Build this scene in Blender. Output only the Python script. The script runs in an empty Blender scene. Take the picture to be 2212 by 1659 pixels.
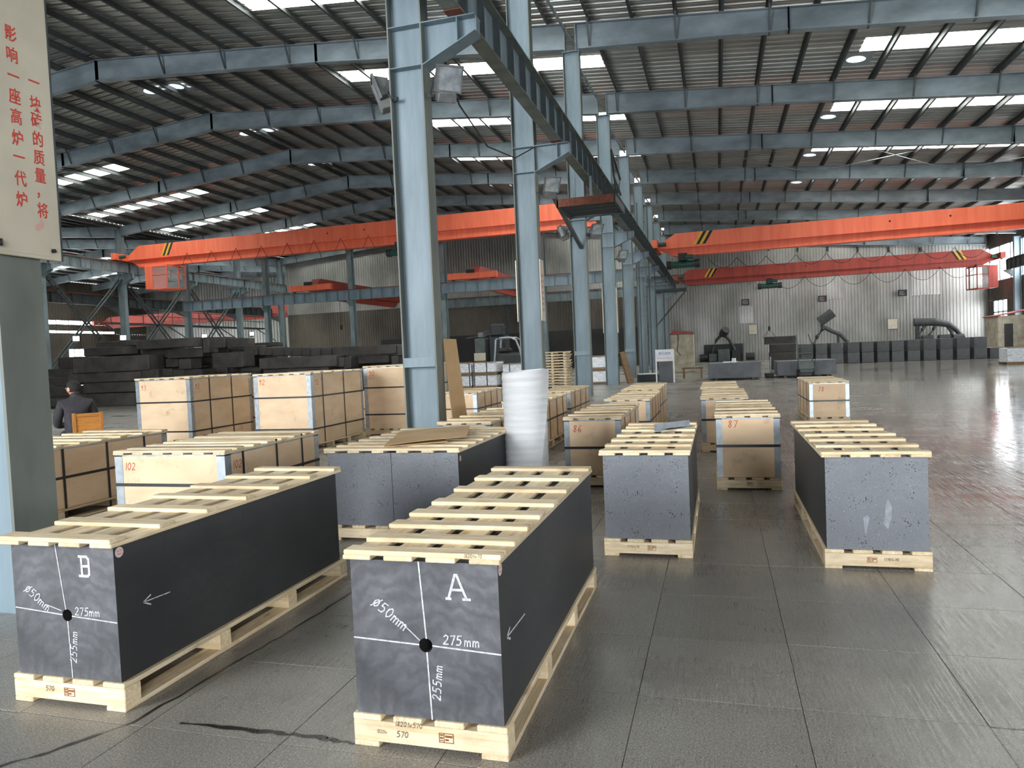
import bpy, bmesh, math, random
from mathutils import Vector, Matrix
random.seed(7)
SC = bpy.context.scene
COL = SC.collection
# ---------------------------------------------------------------- camera
FPX, YAW, PIT, ROL, CAMH = 1559.23, .279, -.041, -.0434, 1.41
def cam_basis():
    cy, sy = math.cos(YAW), math.sin(YAW)
    fwd = Vector((-sy*math.cos(PIT), cy*math.cos(PIT), math.sin(PIT)))
    rt = Vector((cy, sy, 0)); up = rt.cross(fwd)
    r2 = math.cos(ROL)*rt + math.sin(ROL)*up
    u2 = -math.sin(ROL)*rt + math.cos(ROL)*up
    return r2, u2, fwd
cd = bpy.data.cameras.new('camera'); cam = bpy.data.objects.new('camera', cd); COL.objects.link(cam)
_r, _u, _f = cam_basis()
cam.matrix_world = Matrix(((_r.x, _u.x, -_f.x, 0), (_r.y, _u.y, -_f.y, 0), (_r.z, _u.z, -_f.z, CAMH), (0, 0, 0, 1)))
cd.sensor_fit = 'HORIZONTAL'; cd.sensor_width = 36.0; cd.lens = FPX/2212*36.0
cd.clip_start = .05; cd.clip_end = 400
SC.camera = cam
# ---------------------------------------------------------------- sky and exposure
SC.view_settings.view_transform = 'Standard'
try: SC.view_settings.look = 'None'
except Exception: pass
SC.view_settings.gamma = 1.0; SC.view_settings.use_curve_mapping = False
SC.view_settings.exposure = 0.75
W = bpy.data.worlds.new('world'); SC.world = W; W.use_nodes = True
_nt = W.node_tree; _nt.nodes.clear()
_o = _nt.nodes.new('ShaderNodeOutputWorld'); _b = _nt.nodes.new('ShaderNodeBackground')
_b.inputs[0].default_value = (.93, .97, 1.0, 1); _b.inputs[1].default_value = 14.0
_nt.links.new(_b.outputs[0], _o.inputs[0])
def portal(name, loc, rot, sx, sy):
    l = bpy.data.lights.new(name, 'AREA'); l.shape = 'RECTANGLE'; l.size = sx; l.size_y = sy
    l.cycles.is_portal = True
    ob = bpy.data.objects.new(name, l); ob.location = loc; ob.rotation_euler = rot; COL.objects.link(ob)
# openings of the hall through which the sky shines: front gate, added fill opening, windows of the right wall
GX0, GX1, GZ0, GZ = -16.0, -7.5, 1.6, 9.2
YF = -9.0
portal('gate_sky', ((GX0+GX1)/2, YF-.02, (GZ+GZ0)/2), (math.pi/2, 0, 0), GX1-GX0, GZ-GZ0)
HX0, HX1, HZ0, HZ = 2.0, 9.5, 1.0, 4.6
portal('fill_opening_sky', ((HX0+HX1)/2, YF-.02, (HZ+HZ0)/2), (math.pi/2, 0, 0), HX1-HX0, HZ-HZ0)  # unseen opening, added to brighten fronts in the right bay
try:
    SC.cycles.use_denoising = True
    SC.cycles.max_bounces = 8; SC.cycles.diffuse_bounces = 5; SC.cycles.glossy_bounces = 4
    SC.cycles.transparent_max_bounces = 12
    SC.cycles.sample_clamp_indirect = 8
except Exception: pass

# ---------------------------------------------------------------- mesh helpers
class MB:
    def __init__(s): s.v = []; s.f = []; s.mi = []; s.cur = 0
    def add(s, vs, fs):
        n = len(s.v); s.v += [tuple(p) for p in vs]
        for f in fs: s.f.append(tuple(i+n for i in f)); s.mi.append(s.cur)
    def box(s, x0, x1, y0, y1, z0, z1):
        s.hexa([(x0,y0,z0),(x1,y0,z0),(x1,y1,z0),(x0,y1,z0),(x0,y0,z1),(x1,y0,z1),(x1,y1,z1),(x0,y1,z1)]); return s
    def hexa(s, p):
        s.add(p, [(0,3,2,1),(4,5,6,7),(0,1,5,4),(1,2,6,5),(2,3,7,6),(3,0,4,7)]); return s
    def cbox(s, x0, x1, y0, y1, z0, z1, c):
        # box with chamfered edges
        vs = []; idx = {}
        X = (x0, x1); Y = (y0, y1); Z = (z0, z1)
        for i in (0,1):
            for j in (0,1):
                for k in (0,1):
                    sx, sy, sz = (1,-1)[i]*c, (1,-1)[j]*c, (1,-1)[k]*c
                    idx[i,j,k,0] = len(vs); vs.append((X[i], Y[j]+sy, Z[k]+sz))
                    idx[i,j,k,1] = len(vs); vs.append((X[i]+sx, Y[j], Z[k]+sz))
                    idx[i,j,k,2] = len(vs); vs.append((X[i]+sx, Y[j]+sy, Z[k]))
        fs = []
        for a in (0,1):
            q = [(a,0,0),(a,1,0),(a,1,1),(a,0,1)]; f = [idx[t+(0,)] for t in q]; fs.append(f if a else f[::-1])
            q = [(0,a,0),(0,a,1),(1,a,1),(1,a,0)]; f = [idx[t+(1,)] for t in q]; fs.append(f if a else f[::-1])
            q = [(0,0,a),(1,0,a),(1,1,a),(0,1,a)]; f = [idx[t+(2,)] for t in q]; fs.append(f if a else f[::-1])
        for a in (0,1):
            for b in (0,1):
                fs.append([idx[0,a,b,1], idx[1,a,b,1], idx[1,a,b,2], idx[0,a,b,2]])
                fs.append([idx[a,0,b,0], idx[a,1,b,0], idx[a,1,b,2], idx[a,0,b,2]])
                fs.append([idx[a,b,0,0], idx[a,b,1,0], idx[a,b,1,1], idx[a,b,0,1]])
                for k in (0,1): pass
        for i in (0,1):
            for j in (0,1):
                for k in (0,1): fs.append([idx[i,j,k,0], idx[i,j,k,1], idx[i,j,k,2]])
        s.add(vs, fs); return s
    def prism(s, pts, axis, a0, a1):
        # polygon pts (2-D) extruded along axis: 'y' -> pts are (x,z); 'x' -> (y,z); 'z' -> (x,y)
        def P(p, a): return (p[0],a,p[1]) if axis=='y' else ((a,p[0],p[1]) if axis=='x' else (p[0],p[1],a))
        n = len(pts)
        s.add([P(p,a0) for p in pts]+[P(p,a1) for p in pts],
              [tuple(range(n))[::-1], tuple(range(n,2*n))]+[(i,(i+1)%n,n+(i+1)%n,n+i) for i in range(n)]); return s
    def cyl(s, p0, p1, r, n=12, r1=None, caps=True):
        p0, p1 = Vector(p0), Vector(p1); r1 = r if r1 is None else r1
        d = (p1-p0).normalized(); a = d.orthogonal().normalized(); b = d.cross(a)
        vs = []
        for p, rr in ((p0,r),(p1,r1)):
            for i in range(n):
                t = 2*math.pi*i/n; vs.append(p+a*(math.cos(t)*rr)+b*(math.sin(t)*rr))
        fs = [(i,(i+1)%n,n+(i+1)%n,n+i) for i in range(n)]
        if caps: fs += [tuple(range(n))[::-1], tuple(range(n,2*n))]
        s.add(vs, fs); return s
    def tube(s, pts, r, n=6):
        pts = [Vector(p) for p in pts]; rings = []
        for i, p in enumerate(pts):
            d = (pts[min(i+1,len(pts)-1)]-pts[max(i-1,0)]).normalized()
            up = Vector((0,0,1)) if abs(d.z) < .9 else Vector((1,0,0))
            a = d.cross(up).normalized(); b = d.cross(a)
            rr = r[i] if isinstance(r,(list,tuple)) else r
            rings.append([p+a*(math.cos(2*math.pi*k/n)*rr)+b*(math.sin(2*math.pi*k/n)*rr) for k in range(n)])
        vs = [v for R in rings for v in R]; fs = []
        for i in range(len(pts)-1):
            for k in range(n): fs.append((i*n+k, i*n+(k+1)%n, (i+1)*n+(k+1)%n, (i+1)*n+k))
        fs += [tuple(range(n))[::-1], tuple(range((len(pts)-1)*n, len(pts)*n))]
        s.add(vs, fs); return s
    def bar(s, p0, p1, w, h, up=(0,0,1)):
        # rectangular bar between two points
        p0, p1 = Vector(p0), Vector(p1); d = (p1-p0).normalized(); up = Vector(up)
        a = d.cross(up)
        if a.length < 1e-4: a = d.orthogonal()
        a.normalize(); b = a.cross(d)
        q = []
        for p in (p0,p1):
            for sa, sb in ((-1,-1),(1,-1),(1,1),(-1,1)): q.append(p+a*(sa*w/2)+b*(sb*h/2))
        s.add(q, [(0,1,2,3)[::-1],(4,5,6,7),(0,1,5,4),(1,2,6,5),(2,3,7,6),(3,0,4,7)]); return s
    def ibeam(s, p0, p1, w, h, h1=None, tf=.02, tw=.014):
        # I-beam; p0,p1 bottom centre line, web upright
        p0, p1 = Vector(p0), Vector(p1); h1 = h if h1 is None else h1
        d = (p1-p0); d.z = 0; d.normalize(); a = d.cross(Vector((0,0,1)))
        def slab(z0a,z1a,z0b,z1b,ww):
            q = []
            for p,(za,zb) in ((p0,(z0a,z1a)),(p1,(z0b,z1b))):
                for sa,zz in ((-1,za),(1,za),(1,zb),(-1,zb)): q.append(p+a*(sa*ww/2)+Vector((0,0,zz)))
            s.add(q, [(3,2,1,0),(4,5,6,7),(0,1,5,4),(1,2,6,5),(2,3,7,6),(3,0,4,7)])
        slab(0,tf,0,tf,w); slab(h-tf,h,h1-tf,h1,w); slab(tf,h-tf,tf,h1-tf,tw); return s
    def mesh(s, name, mats):
        me = bpy.data.meshes.new(name); me.from_pydata(s.v, [], s.f)
        if not isinstance(mats,(list,tuple)): mats = [mats]
        for m in mats: me.materials.append(m)
        if len(mats) > 1: me.polygons.foreach_set('material_index', s.mi)
        bm = bmesh.new(); bm.from_mesh(me); bmesh.ops.recalc_face_normals(bm, faces=bm.faces); bm.to_mesh(me); bm.free()
        return me
    def build(s, name, mats, parent=None, label=None, smooth=False, **k):
        me = s.mesh(name, mats)
        if smooth:
            for p in me.polygons: p.use_smooth = True
        return place(name, me, parent, label, **k)
def place(name, me, parent=None, label=None, loc=None, rot=None, kind=None):
    ob = bpy.data.objects.new(name, me); COL.objects.link(ob)
    if parent is not None: ob.parent = parent
    if loc is not None: ob.location = loc
    if rot is not None: ob.rotation_euler = rot
    if label: ob['label'] = label
    if kind: ob['kind'] = kind
    return ob
def tag(ob, label, cat, group=None, kind='thing'):
    ob['label'] = label; ob['category'] = cat
    if group: ob['group'] = group
    if kind: ob['kind'] = kind
    return ob
def thing(name, label, cat, loc=(0,0,0), rz=0, group=None):
    ob = bpy.data.objects.new(name, None); COL.objects.link(ob); ob.empty_display_size = .1
    ob.location = loc; ob.rotation_euler = (0,0,rz)
    return tag(ob, label, cat, group)
def struct(name, mb, mats, parent=None):
    ob = mb.build(name, mats, parent)
    if parent is None: ob['kind'] = 'structure'
    return ob
_bc = {}
def board(name, parent, size, loc, m, rz=0, label=None, c=.003, rot=None):
    # piece of timber, its grain along local X; meshes are shared between equal pieces
    key = (round(size[0],3), round(size[1],3), round(size[2],3), m.name, c)
    if key not in _bc:
        a, b, h = size[0]/2, size[1]/2, size[2]/2
        mb = MB()
        if c: mb.cbox(-a,a,-b,b,-h,h,c)
        else: mb.box(-a,a,-b,b,-h,h)
        _bc[key] = mb.mesh(name, m)
    return place(name, _bc[key], parent, label, loc, rot or (0,0,rz))

# ---------------------------------------------------------------- materials
def lin(r, g, b):
    f = lambda c: (c/255/12.92) if c/255 <= .04045 else ((c/255+.055)/1.055)**2.4
    return (f(r), f(g), f(b), 1)
def new_mat(name):
    m = bpy.data.materials.new(name); m.use_nodes = True
    nt = m.node_tree; nt.nodes.clear()
    out = nt.nodes.new('ShaderNodeOutputMaterial'); p = nt.nodes.new('ShaderNodeBsdfPrincipled')
    nt.links.new(p.outputs[0], out.inputs[0]); return m, nt, p, out
def N(nt, t, **k):
    n = nt.nodes.new(t)
    for a, v in k.items():
        if a.startswith('i_'):
            kk = a[2:]; n.inputs[int(kk) if kk.isdigit() else kk].default_value = v
        else: setattr(n, a, v)
    return n
def mixc(nt, fac, a, b, blend='MIX'):
    n = nt.nodes.new('ShaderNodeMix'); n.data_type = 'RGBA'; n.blend_type = blend
    for sock, v in ((n.inputs[0],fac),(n.inputs[6],a),(n.inputs[7],b)):
        if hasattr(v,'links'): nt.links.new(v, sock)
        else: sock.default_value = v
    return n.outputs[2]
def ramp(nt, src, p0, p1, c0=(0,0,0,1), c1=(1,1,1,1)):
    n = nt.nodes.new('ShaderNodeValToRGB'); e = n.color_ramp.elements
    e[0].position, e[1].position = p0, p1; e[0].color, e[1].color = c0, c1
    nt.links.new(src, n.inputs[0]); return n.outputs[0]
def coords(nt, kind='Object', scale=(1,1,1)):
    mp = nt.nodes.new('ShaderNodeMapping'); mp.inputs[3].default_value = scale
    if kind == 'World':
        g = nt.nodes.new('ShaderNodeNewGeometry'); nt.links.new(g.outputs['Position'], mp.inputs[0])
    else:
        t = nt.nodes.new('ShaderNodeTexCoord'); nt.links.new(t.outputs[kind], mp.inputs[0])
    return mp.outputs[0]
def noise(nt, co, scale, detail=5, rough=.55, out=0):
    n = nt.nodes.new('ShaderNodeTexNoise'); n.inputs['Scale'].default_value = scale
    n.inputs['Detail'].default_value = detail; n.inputs['Roughness'].default_value = rough
    nt.links.new(co, n.inputs[0]); return n.outputs[out]
def bump(nt, p, h, strength=.2, dist=.01):
    b = nt.nodes.new('ShaderNodeBump'); b.inputs['Strength'].default_value = strength; b.inputs['Distance'].default_value = dist
    nt.links.new(h, b.inputs['Height']); nt.links.new(b.outputs[0], p.inputs['Normal'])
def pm(name, c1, c2, scale=4, rough=.5, metal=0., bmp=0., stretch=(1,1,1), co='Object', p0=.35, p1=.65, rnd=0., rvar=.0):
    m, nt, p, out = new_mat(name)
    cc = coords(nt, co, stretch); nz = noise(nt, cc, scale)
    c = mixc(nt, ramp(nt, nz, p0, p1), c1, c2)
    if rnd:
        oi = nt.nodes.new('ShaderNodeObjectInfo')
        mr = N(nt, 'ShaderNodeMapRange', i_3=1-rnd, i_4=1+rnd); nt.links.new(oi.outputs['Random'], mr.inputs[0])
        hs = N(nt, 'ShaderNodeHueSaturation'); nt.links.new(mr.outputs[0], hs.inputs['Value']); nt.links.new(c, hs.inputs['Color']); c = hs.outputs[0]
    nt.links.new(c, p.inputs['Base Color'])
    p.inputs['Roughness'].default_value = rough; p.inputs['Metallic'].default_value = metal
    if rvar:
        mr = N(nt, 'ShaderNodeMapRange', i_3=rough-rvar, i_4=rough+rvar); nt.links.new(nz, mr.inputs[0]); nt.links.new(mr.outputs[0], p.inputs['Roughness'])
    if bmp: bump(nt, p, nz, bmp)
    return m
M = {}
def mk_wood(name, ca, cb, knot):
    m, nt, p, out = new_mat(name)
    oi = nt.nodes.new('ShaderNodeObjectInfo')
    tc = nt.nodes.new('ShaderNodeTexCoord')
    ad = N(nt, 'ShaderNodeVectorMath', operation='ADD'); sc = N(nt, 'ShaderNodeVectorMath', operation='SCALE')
    cmb = nt.nodes.new('ShaderNodeCombineXYZ')
    for i in range(3): nt.links.new(oi.outputs['Random'], cmb.inputs[i])
    nt.links.new(cmb.outputs[0], sc.inputs[0]); sc.inputs['Scale'].default_value = 37.
    nt.links.new(tc.outputs['Object'], ad.inputs[0]); nt.links.new(sc.outputs[0], ad.inputs[1])
    mp = nt.nodes.new('ShaderNodeMapping'); mp.inputs[3].default_value = (1.2, 22, 22); nt.links.new(ad.outputs[0], mp.inputs[0])
    g = noise(nt, mp.outputs[0], 2.2, 6, .65)
    mp2 = nt.nodes.new('ShaderNodeMapping'); mp2.inputs[3].default_value = (3, 8, 8); nt.links.new(ad.outputs[0], mp2.inputs[0])
    k = noise(nt, mp2.outputs[0], 1.6, 2)
    c = mixc(nt, ramp(nt, g, .35, .7), ca, cb)
    c = mixc(nt, ramp(nt, k, .66, .78), c, knot)
    mp3 = nt.nodes.new('ShaderNodeMapping'); mp3.inputs[3].default_value = (1.5, 4, 4); nt.links.new(ad.outputs[0], mp3.inputs[0])
    dn = noise(nt, mp3.outputs[0], 2.4, 7, .7); dm = N(nt,'ShaderNodeMath',operation='MULTIPLY'); dm.inputs[1].default_value = .6; nt.links.new(ramp(nt, dn, .5, .72), dm.inputs[0])
    c = mixc(nt, dm.outputs[0], c, tuple(x*.55 for x in cb[:3])+(1,))
    mr = N(nt, 'ShaderNodeMapRange', i_3=.8, i_4=1.12); nt.links.new(oi.outputs['Random'], mr.inputs[0])
    hs = N(nt, 'ShaderNodeHueSaturation'); nt.links.new(mr.outputs[0], hs.inputs['Value']); nt.links.new(c, hs.inputs['Color'])
    nt.links.new(hs.outputs[0], p.inputs['Base Color']); p.inputs['Roughness'].default_value = .62
    bump(nt, p, g, .25, .004)
    return m
M['wood'] = mk_wood('pine', lin(234,218,188), lin(204,177,134), lin(176,138,94))
M['wood_old'] = mk_wood('old_timber', lin(150,120,85), lin(96,72,48), lin(60,44,30))
M['wood_chair'] = mk_wood('varnished_wood', lin(205,140,60), lin(170,104,38), lin(110,60,20))
def mk_graphite(name, base, dust, speck=0., dsc=1.6, p0=.42, p1=.75):
    m, nt, p, out = new_mat(name)
    co = coords(nt, 'Object')
    n1 = noise(nt, co, dsc, 7, .62); n2 = noise(nt, coords(nt,'Object',(1,1,1)), 55, 4, .7)
    wv = nt.nodes.new('ShaderNodeTexWave'); wv.wave_type = 'RINGS'; wv.rings_direction = 'Y'
    wv.inputs['Scale'].default_value = 5; wv.inputs['Distortion'].default_value = 9; wv.inputs['Detail'].default_value = 4; wv.inputs['Detail Scale'].default_value = 2.5
    nt.links.new(co, wv.inputs[0])
    f = N(nt, 'ShaderNodeMath', operation='MULTIPLY'); nt.links.new(ramp(nt, n1, p0, p1), f.inputs[0])
    f2 = N(nt, 'ShaderNodeMapRange', i_3=.55, i_4=1.); nt.links.new(wv.outputs['Fac'], f2.inputs[0]); nt.links.new(f2.outputs[0], f.inputs[1])
    c = mixc(nt, f.outputs[0], base, dust)
    if speck:
        vo = nt.nodes.new('ShaderNodeTexVoronoi'); vo.inputs['Scale'].default_value = 75; nt.links.new(co, vo.inputs[0])
        vo.inputs['Scale'].default_value = 62
        vs = N(nt,'ShaderNodeMath',operation='ADD'); nt.links.new(vo.outputs['Distance'], vs.inputs[0]); nt.links.new(noise(nt, co, 9, 3), vs.inputs[1])
        c = mixc(nt, ramp(nt, vs.outputs[0], .60, .66, (1,1,1,1), (0,0,0,1)), c, (.018,.018,.021,1))
        c = mixc(nt, ramp(nt, noise(nt, co, 130, 3, .6), .62, .74), c, tuple(min(1,x*2.6) for x in dust[:3])+(1,))
    nt.links.new(c, p.inputs['Base Color']); p.inputs['Roughness'].default_value = .52
    bump(nt, p, n2, .12, .003)
    return m
M['graphite'] = mk_graphite('carbon_block', lin(58,59,63), lin(122,123,128), 0., 2.2, .36, .72)
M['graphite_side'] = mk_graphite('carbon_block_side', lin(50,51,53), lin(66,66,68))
M['graphite_coarse'] = mk_graphite('coarse_carbon_block', lin(104,107,113), lin(124,127,133), 1.)
M['carbon_rough'] = pm('rough_carbon', lin(46,44,42), lin(76,72,68), 1.3, .75, rnd=.22, bmp=.1)
M['carbon_grey'] = pm('grey_carbon_block', lin(84,86,90), lin(104,106,110), 2., .6, rnd=.12)
M['bore'] = pm('bore_dark', lin(20,20,21), lin(28,28,29), 4, .8)
M['card'] = pm('cardboard', lin(226,199,166), lin(213,183,148), 2.2, .7, stretch=(1,1,2.5), rnd=.05)
def add_smudge(m):
    nt = m.node_tree; p = next(n for n in nt.nodes if n.type == 'BSDF_PRINCIPLED'); l = p.inputs['Base Color'].links[0]; src = l.from_socket
    oi = nt.nodes.new('ShaderNodeObjectInfo'); tc = nt.nodes.new('ShaderNodeTexCoord'); ad = N(nt,'ShaderNodeVectorMath',operation='ADD'); nt.links.new(tc.outputs['Object'], ad.inputs[0])
    sc = N(nt,'ShaderNodeVectorMath',operation='SCALE'); cb = nt.nodes.new('ShaderNodeCombineXYZ'); [nt.links.new(oi.outputs['Random'], cb.inputs[i]) for i in range(3)]; nt.links.new(cb.outputs[0], sc.inputs[0]); sc.inputs['Scale'].default_value = 23.; nt.links.new(sc.outputs[0], ad.inputs[1])
    nz = noise(nt, ad.outputs[0], 4.5, 6, .62)
    f = N(nt,'ShaderNodeMath',operation='MULTIPLY'); f.inputs[1].default_value = .45; nt.links.new(ramp(nt, nz, .6, .74), f.inputs[0])
    nt.links.new(mixc(nt, f.outputs[0], src, lin(120,98,74)), p.inputs['Base Color'])
add_smudge(M['card'])
M['card_flat'] = pm('cardboard_sheet', lin(206,172,126), lin(190,154,108), 2.5, .7, rnd=.04)
M['strap'] = pm('strap_black', lin(28,28,30), lin(40,40,43), 30, .4)
M['galv'] = pm('galvanised_steel', lin(176,184,190), lin(150,158,166), 14, .36, .45, rnd=.04)
M['paint'] = pm('blue_grey_paint', lin(126,144,154), lin(104,121,130), 1.2, .5, stretch=(3,3,.5), rnd=.05, bmp=.03)
M['paint_old'] = pm('worn_blue_grey_paint', lin(126,142,148), lin(96,106,106), 1.4, .55, stretch=(2,2,.6), p0=.4, p1=.7)
M['paint_grime'] = pm('grimy_grey_paint', lin(118,124,118), lin(88,92,86), 1.2, .55, stretch=(2,2,.6), p0=.35, p1=.7)
M['rafter'] = pm('rafter_paint', lin(140,154,162), lin(108,120,126), .8, .5, stretch=(1,1,2))
M['dark_steel'] = pm('dark_steel', lin(70,78,80), lin(54,60,62), 3, .55)
M['purlin'] = pm('purlin_steel', lin(80,84,84), lin(66,70,70), 2, .55, .1)
M['roof'] = pm('roof_sheet', lin(186,186,182), lin(158,158,154), .6, .36, .72, stretch=(.4,2,1))
M['wallsheet'] = pm('wall_sheet', lin(178,178,174), lin(126,126,120), .35, .4, .55, stretch=(1,1,.6), p0=.3, p1=.7)
M['wallsheet_dark'] = pm('wall_sheet_grimy_shaded', lin(104,97,87), lin(66,62,55), .3, .65, .1, stretch=(1,1,.6))  # dark tone mixes grime with painted shade
M['patch'] = pm('newer_wall_sheet', lin(196,197,194), lin(168,168,164), .5, .4, .5)
M['dado'] = pm('sooty_wall', lin(52,52,52), lin(40,40,40), .5, .8)
M['orange'] = pm('crane_orange', lin(242,122,88), lin(230,104,72), .6, .45, stretch=(6,1,.6))
M['orange_old'] = pm('crane_red_worn', lin(168,66,52), lin(140,54,44), .6, .55, stretch=(6,1,.6))
M['yellow'] = pm('hazard_yellow', lin(232,176,50), lin(214,160,44), 5, .5)
M['black'] = pm('black_paint', lin(22,22,22), lin(32,32,32), 6, .6)
M['rust'] = pm('rust', lin(120,62,40), lin(88,48,34), 9, .7)
M['green'] = pm('hoist_green', lin(40,88,72), lin(30,66,56), 6, .5)
M['foam'] = pm('white_foam', lin(222,224,226), lin(208,210,213), 3, .6, stretch=(1,1,9))
M['conc'] = pm('concrete', lin(176,168,150), lin(142,134,118), 2.5, .85, bmp=.2)
M['redroof'] = pm('red_sheet', lin(150,62,56), lin(120,50,46), 2, .6)
M['white'] = pm('white_paint', lin(232,234,236), lin(218,220,224), 3, .5)
M['film'] = pm('white_film', lin(236,238,242), lin(176,182,192), 5, .3, stretch=(1,1,5), bmp=.6)
M['red_ink'] = pm('red_marker', lin(196,62,44), lin(176,50,38), 20, .7)
M['sign_red'] = pm('sign_red', lin(206,70,58), lin(196,66,54), 8, .6)
M['sign_blue'] = pm('sign_blue', lin(40,110,190), lin(44,116,196), 8, .6)
M['chalk'] = pm('chalk', lin(226,228,230), lin(170,172,176), 60, .9, p0=.3, p1=.6)
M['smear'] = pm('pale_smear', lin(150,153,160), lin(128,131,138), 30, .8)
M['ink'] = pm('black_ink', lin(44,40,38), lin(66,58,52), 50, .8)
M['brown_ink'] = pm('brand_mark', lin(120,66,36), lin(140,80,46), 30, .8)
M['sticker'] = pm('pink_sticker', lin(222,200,196), lin(212,188,184), 9, .6)
M['stick_ink'] = pm('sticker_ink', lin(176,110,110), lin(160,100,100), 9, .6)
M['board_cream'] = pm('sign_board', lin(206,198,178), lin(190,182,164), 2.2, .32, bmp=.05)
M['skin'] = pm('skin', lin(214,160,128), lin(200,146,116), 6, .5)
M['hair'] = pm('black_hair', lin(22,20,20), lin(44,40,38), 60, .85, bmp=.6)
M['lip'] = pm('lip', lin(176,112,96), lin(166,104,90), 9, .6)
M['jacket'] = pm('dark_jacket', lin(58,56,62), lin(44,43,48), 9, .8, bmp=.1)
M['trouser'] = pm('dark_trousers', lin(36,38,46), lin(30,32,40), 9, .85)
M['hat_grey'] = pm('machine_grey', lin(86,96,94), lin(70,78,76), 3, .55)
M['machine'] = pm('machine_dark', lin(46,50,52), lin(36,40,42), 3, .6)
M['pipe'] = pm('duct_dark', lin(66,68,70), lin(52,54,56), 4, .55)
M['lampmetal'] = pm('lamp_metal', lin(120,122,122), lin(96,98,98), 8, .45, .3)
M['asphalt_hole'] = pm('dark_void', lin(20,20,20), lin(26,26,26), 3, .9)
def mk_glass(name, tint, mixf):
    m, nt, p, out = new_mat(name)
    p.inputs['Base Color'].default_value = tint; p.inputs['Roughness'].default_value = .08
    t = nt.nodes.new('ShaderNodeBsdfTransparent'); mx = nt.nodes.new('ShaderNodeMixShader'); mx.inputs[0].default_value = mixf
    nt.links.new(p.outputs[0], mx.inputs[1]); nt.links.new(t.outputs[0], mx.inputs[2]); nt.links.new(mx.outputs[0], out.inputs[0]); return m
M['glass'] = mk_glass('window_glass', (.5,.55,.55,1), .8)
M['lens'] = pm('lamp_glass', lin(200,208,214), lin(150,160,168), 6, .08, .5)
def mk_sky_panel():
    m, nt, p, out = new_mat('translucent_panel')
    tr = nt.nodes.new('ShaderNodeBsdfTransparent'); tr.inputs[0].default_value = (.62,.62,.58,1)
    tl = nt.nodes.new('ShaderNodeBsdfTranslucent'); tl.inputs[0].default_value = (.75,.75,.68,1)
    mx = nt.nodes.new('ShaderNodeMixShader'); mx.inputs[0].default_value = .5
    nt.links.new(tr.outputs[0], mx.inputs[1]); nt.links.new(tl.outputs[0], mx.inputs[2]); nt.links.new(mx.outputs[0], out.inputs[0]); return m
M['skypanel'] = mk_sky_panel()
M['lamp_on'] = None
def mk_emit(name, col, s):
    m, nt, p, out = new_mat(name); e = nt.nodes.new('ShaderNodeEmission'); e.inputs[0].default_value = col; e.inputs[1].default_value = s
    nt.links.new(e.outputs[0], out.inputs[0]); return m
M['lamp_on'] = mk_emit('lit_lamp', (.85,1,.95,1), 9)
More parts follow.
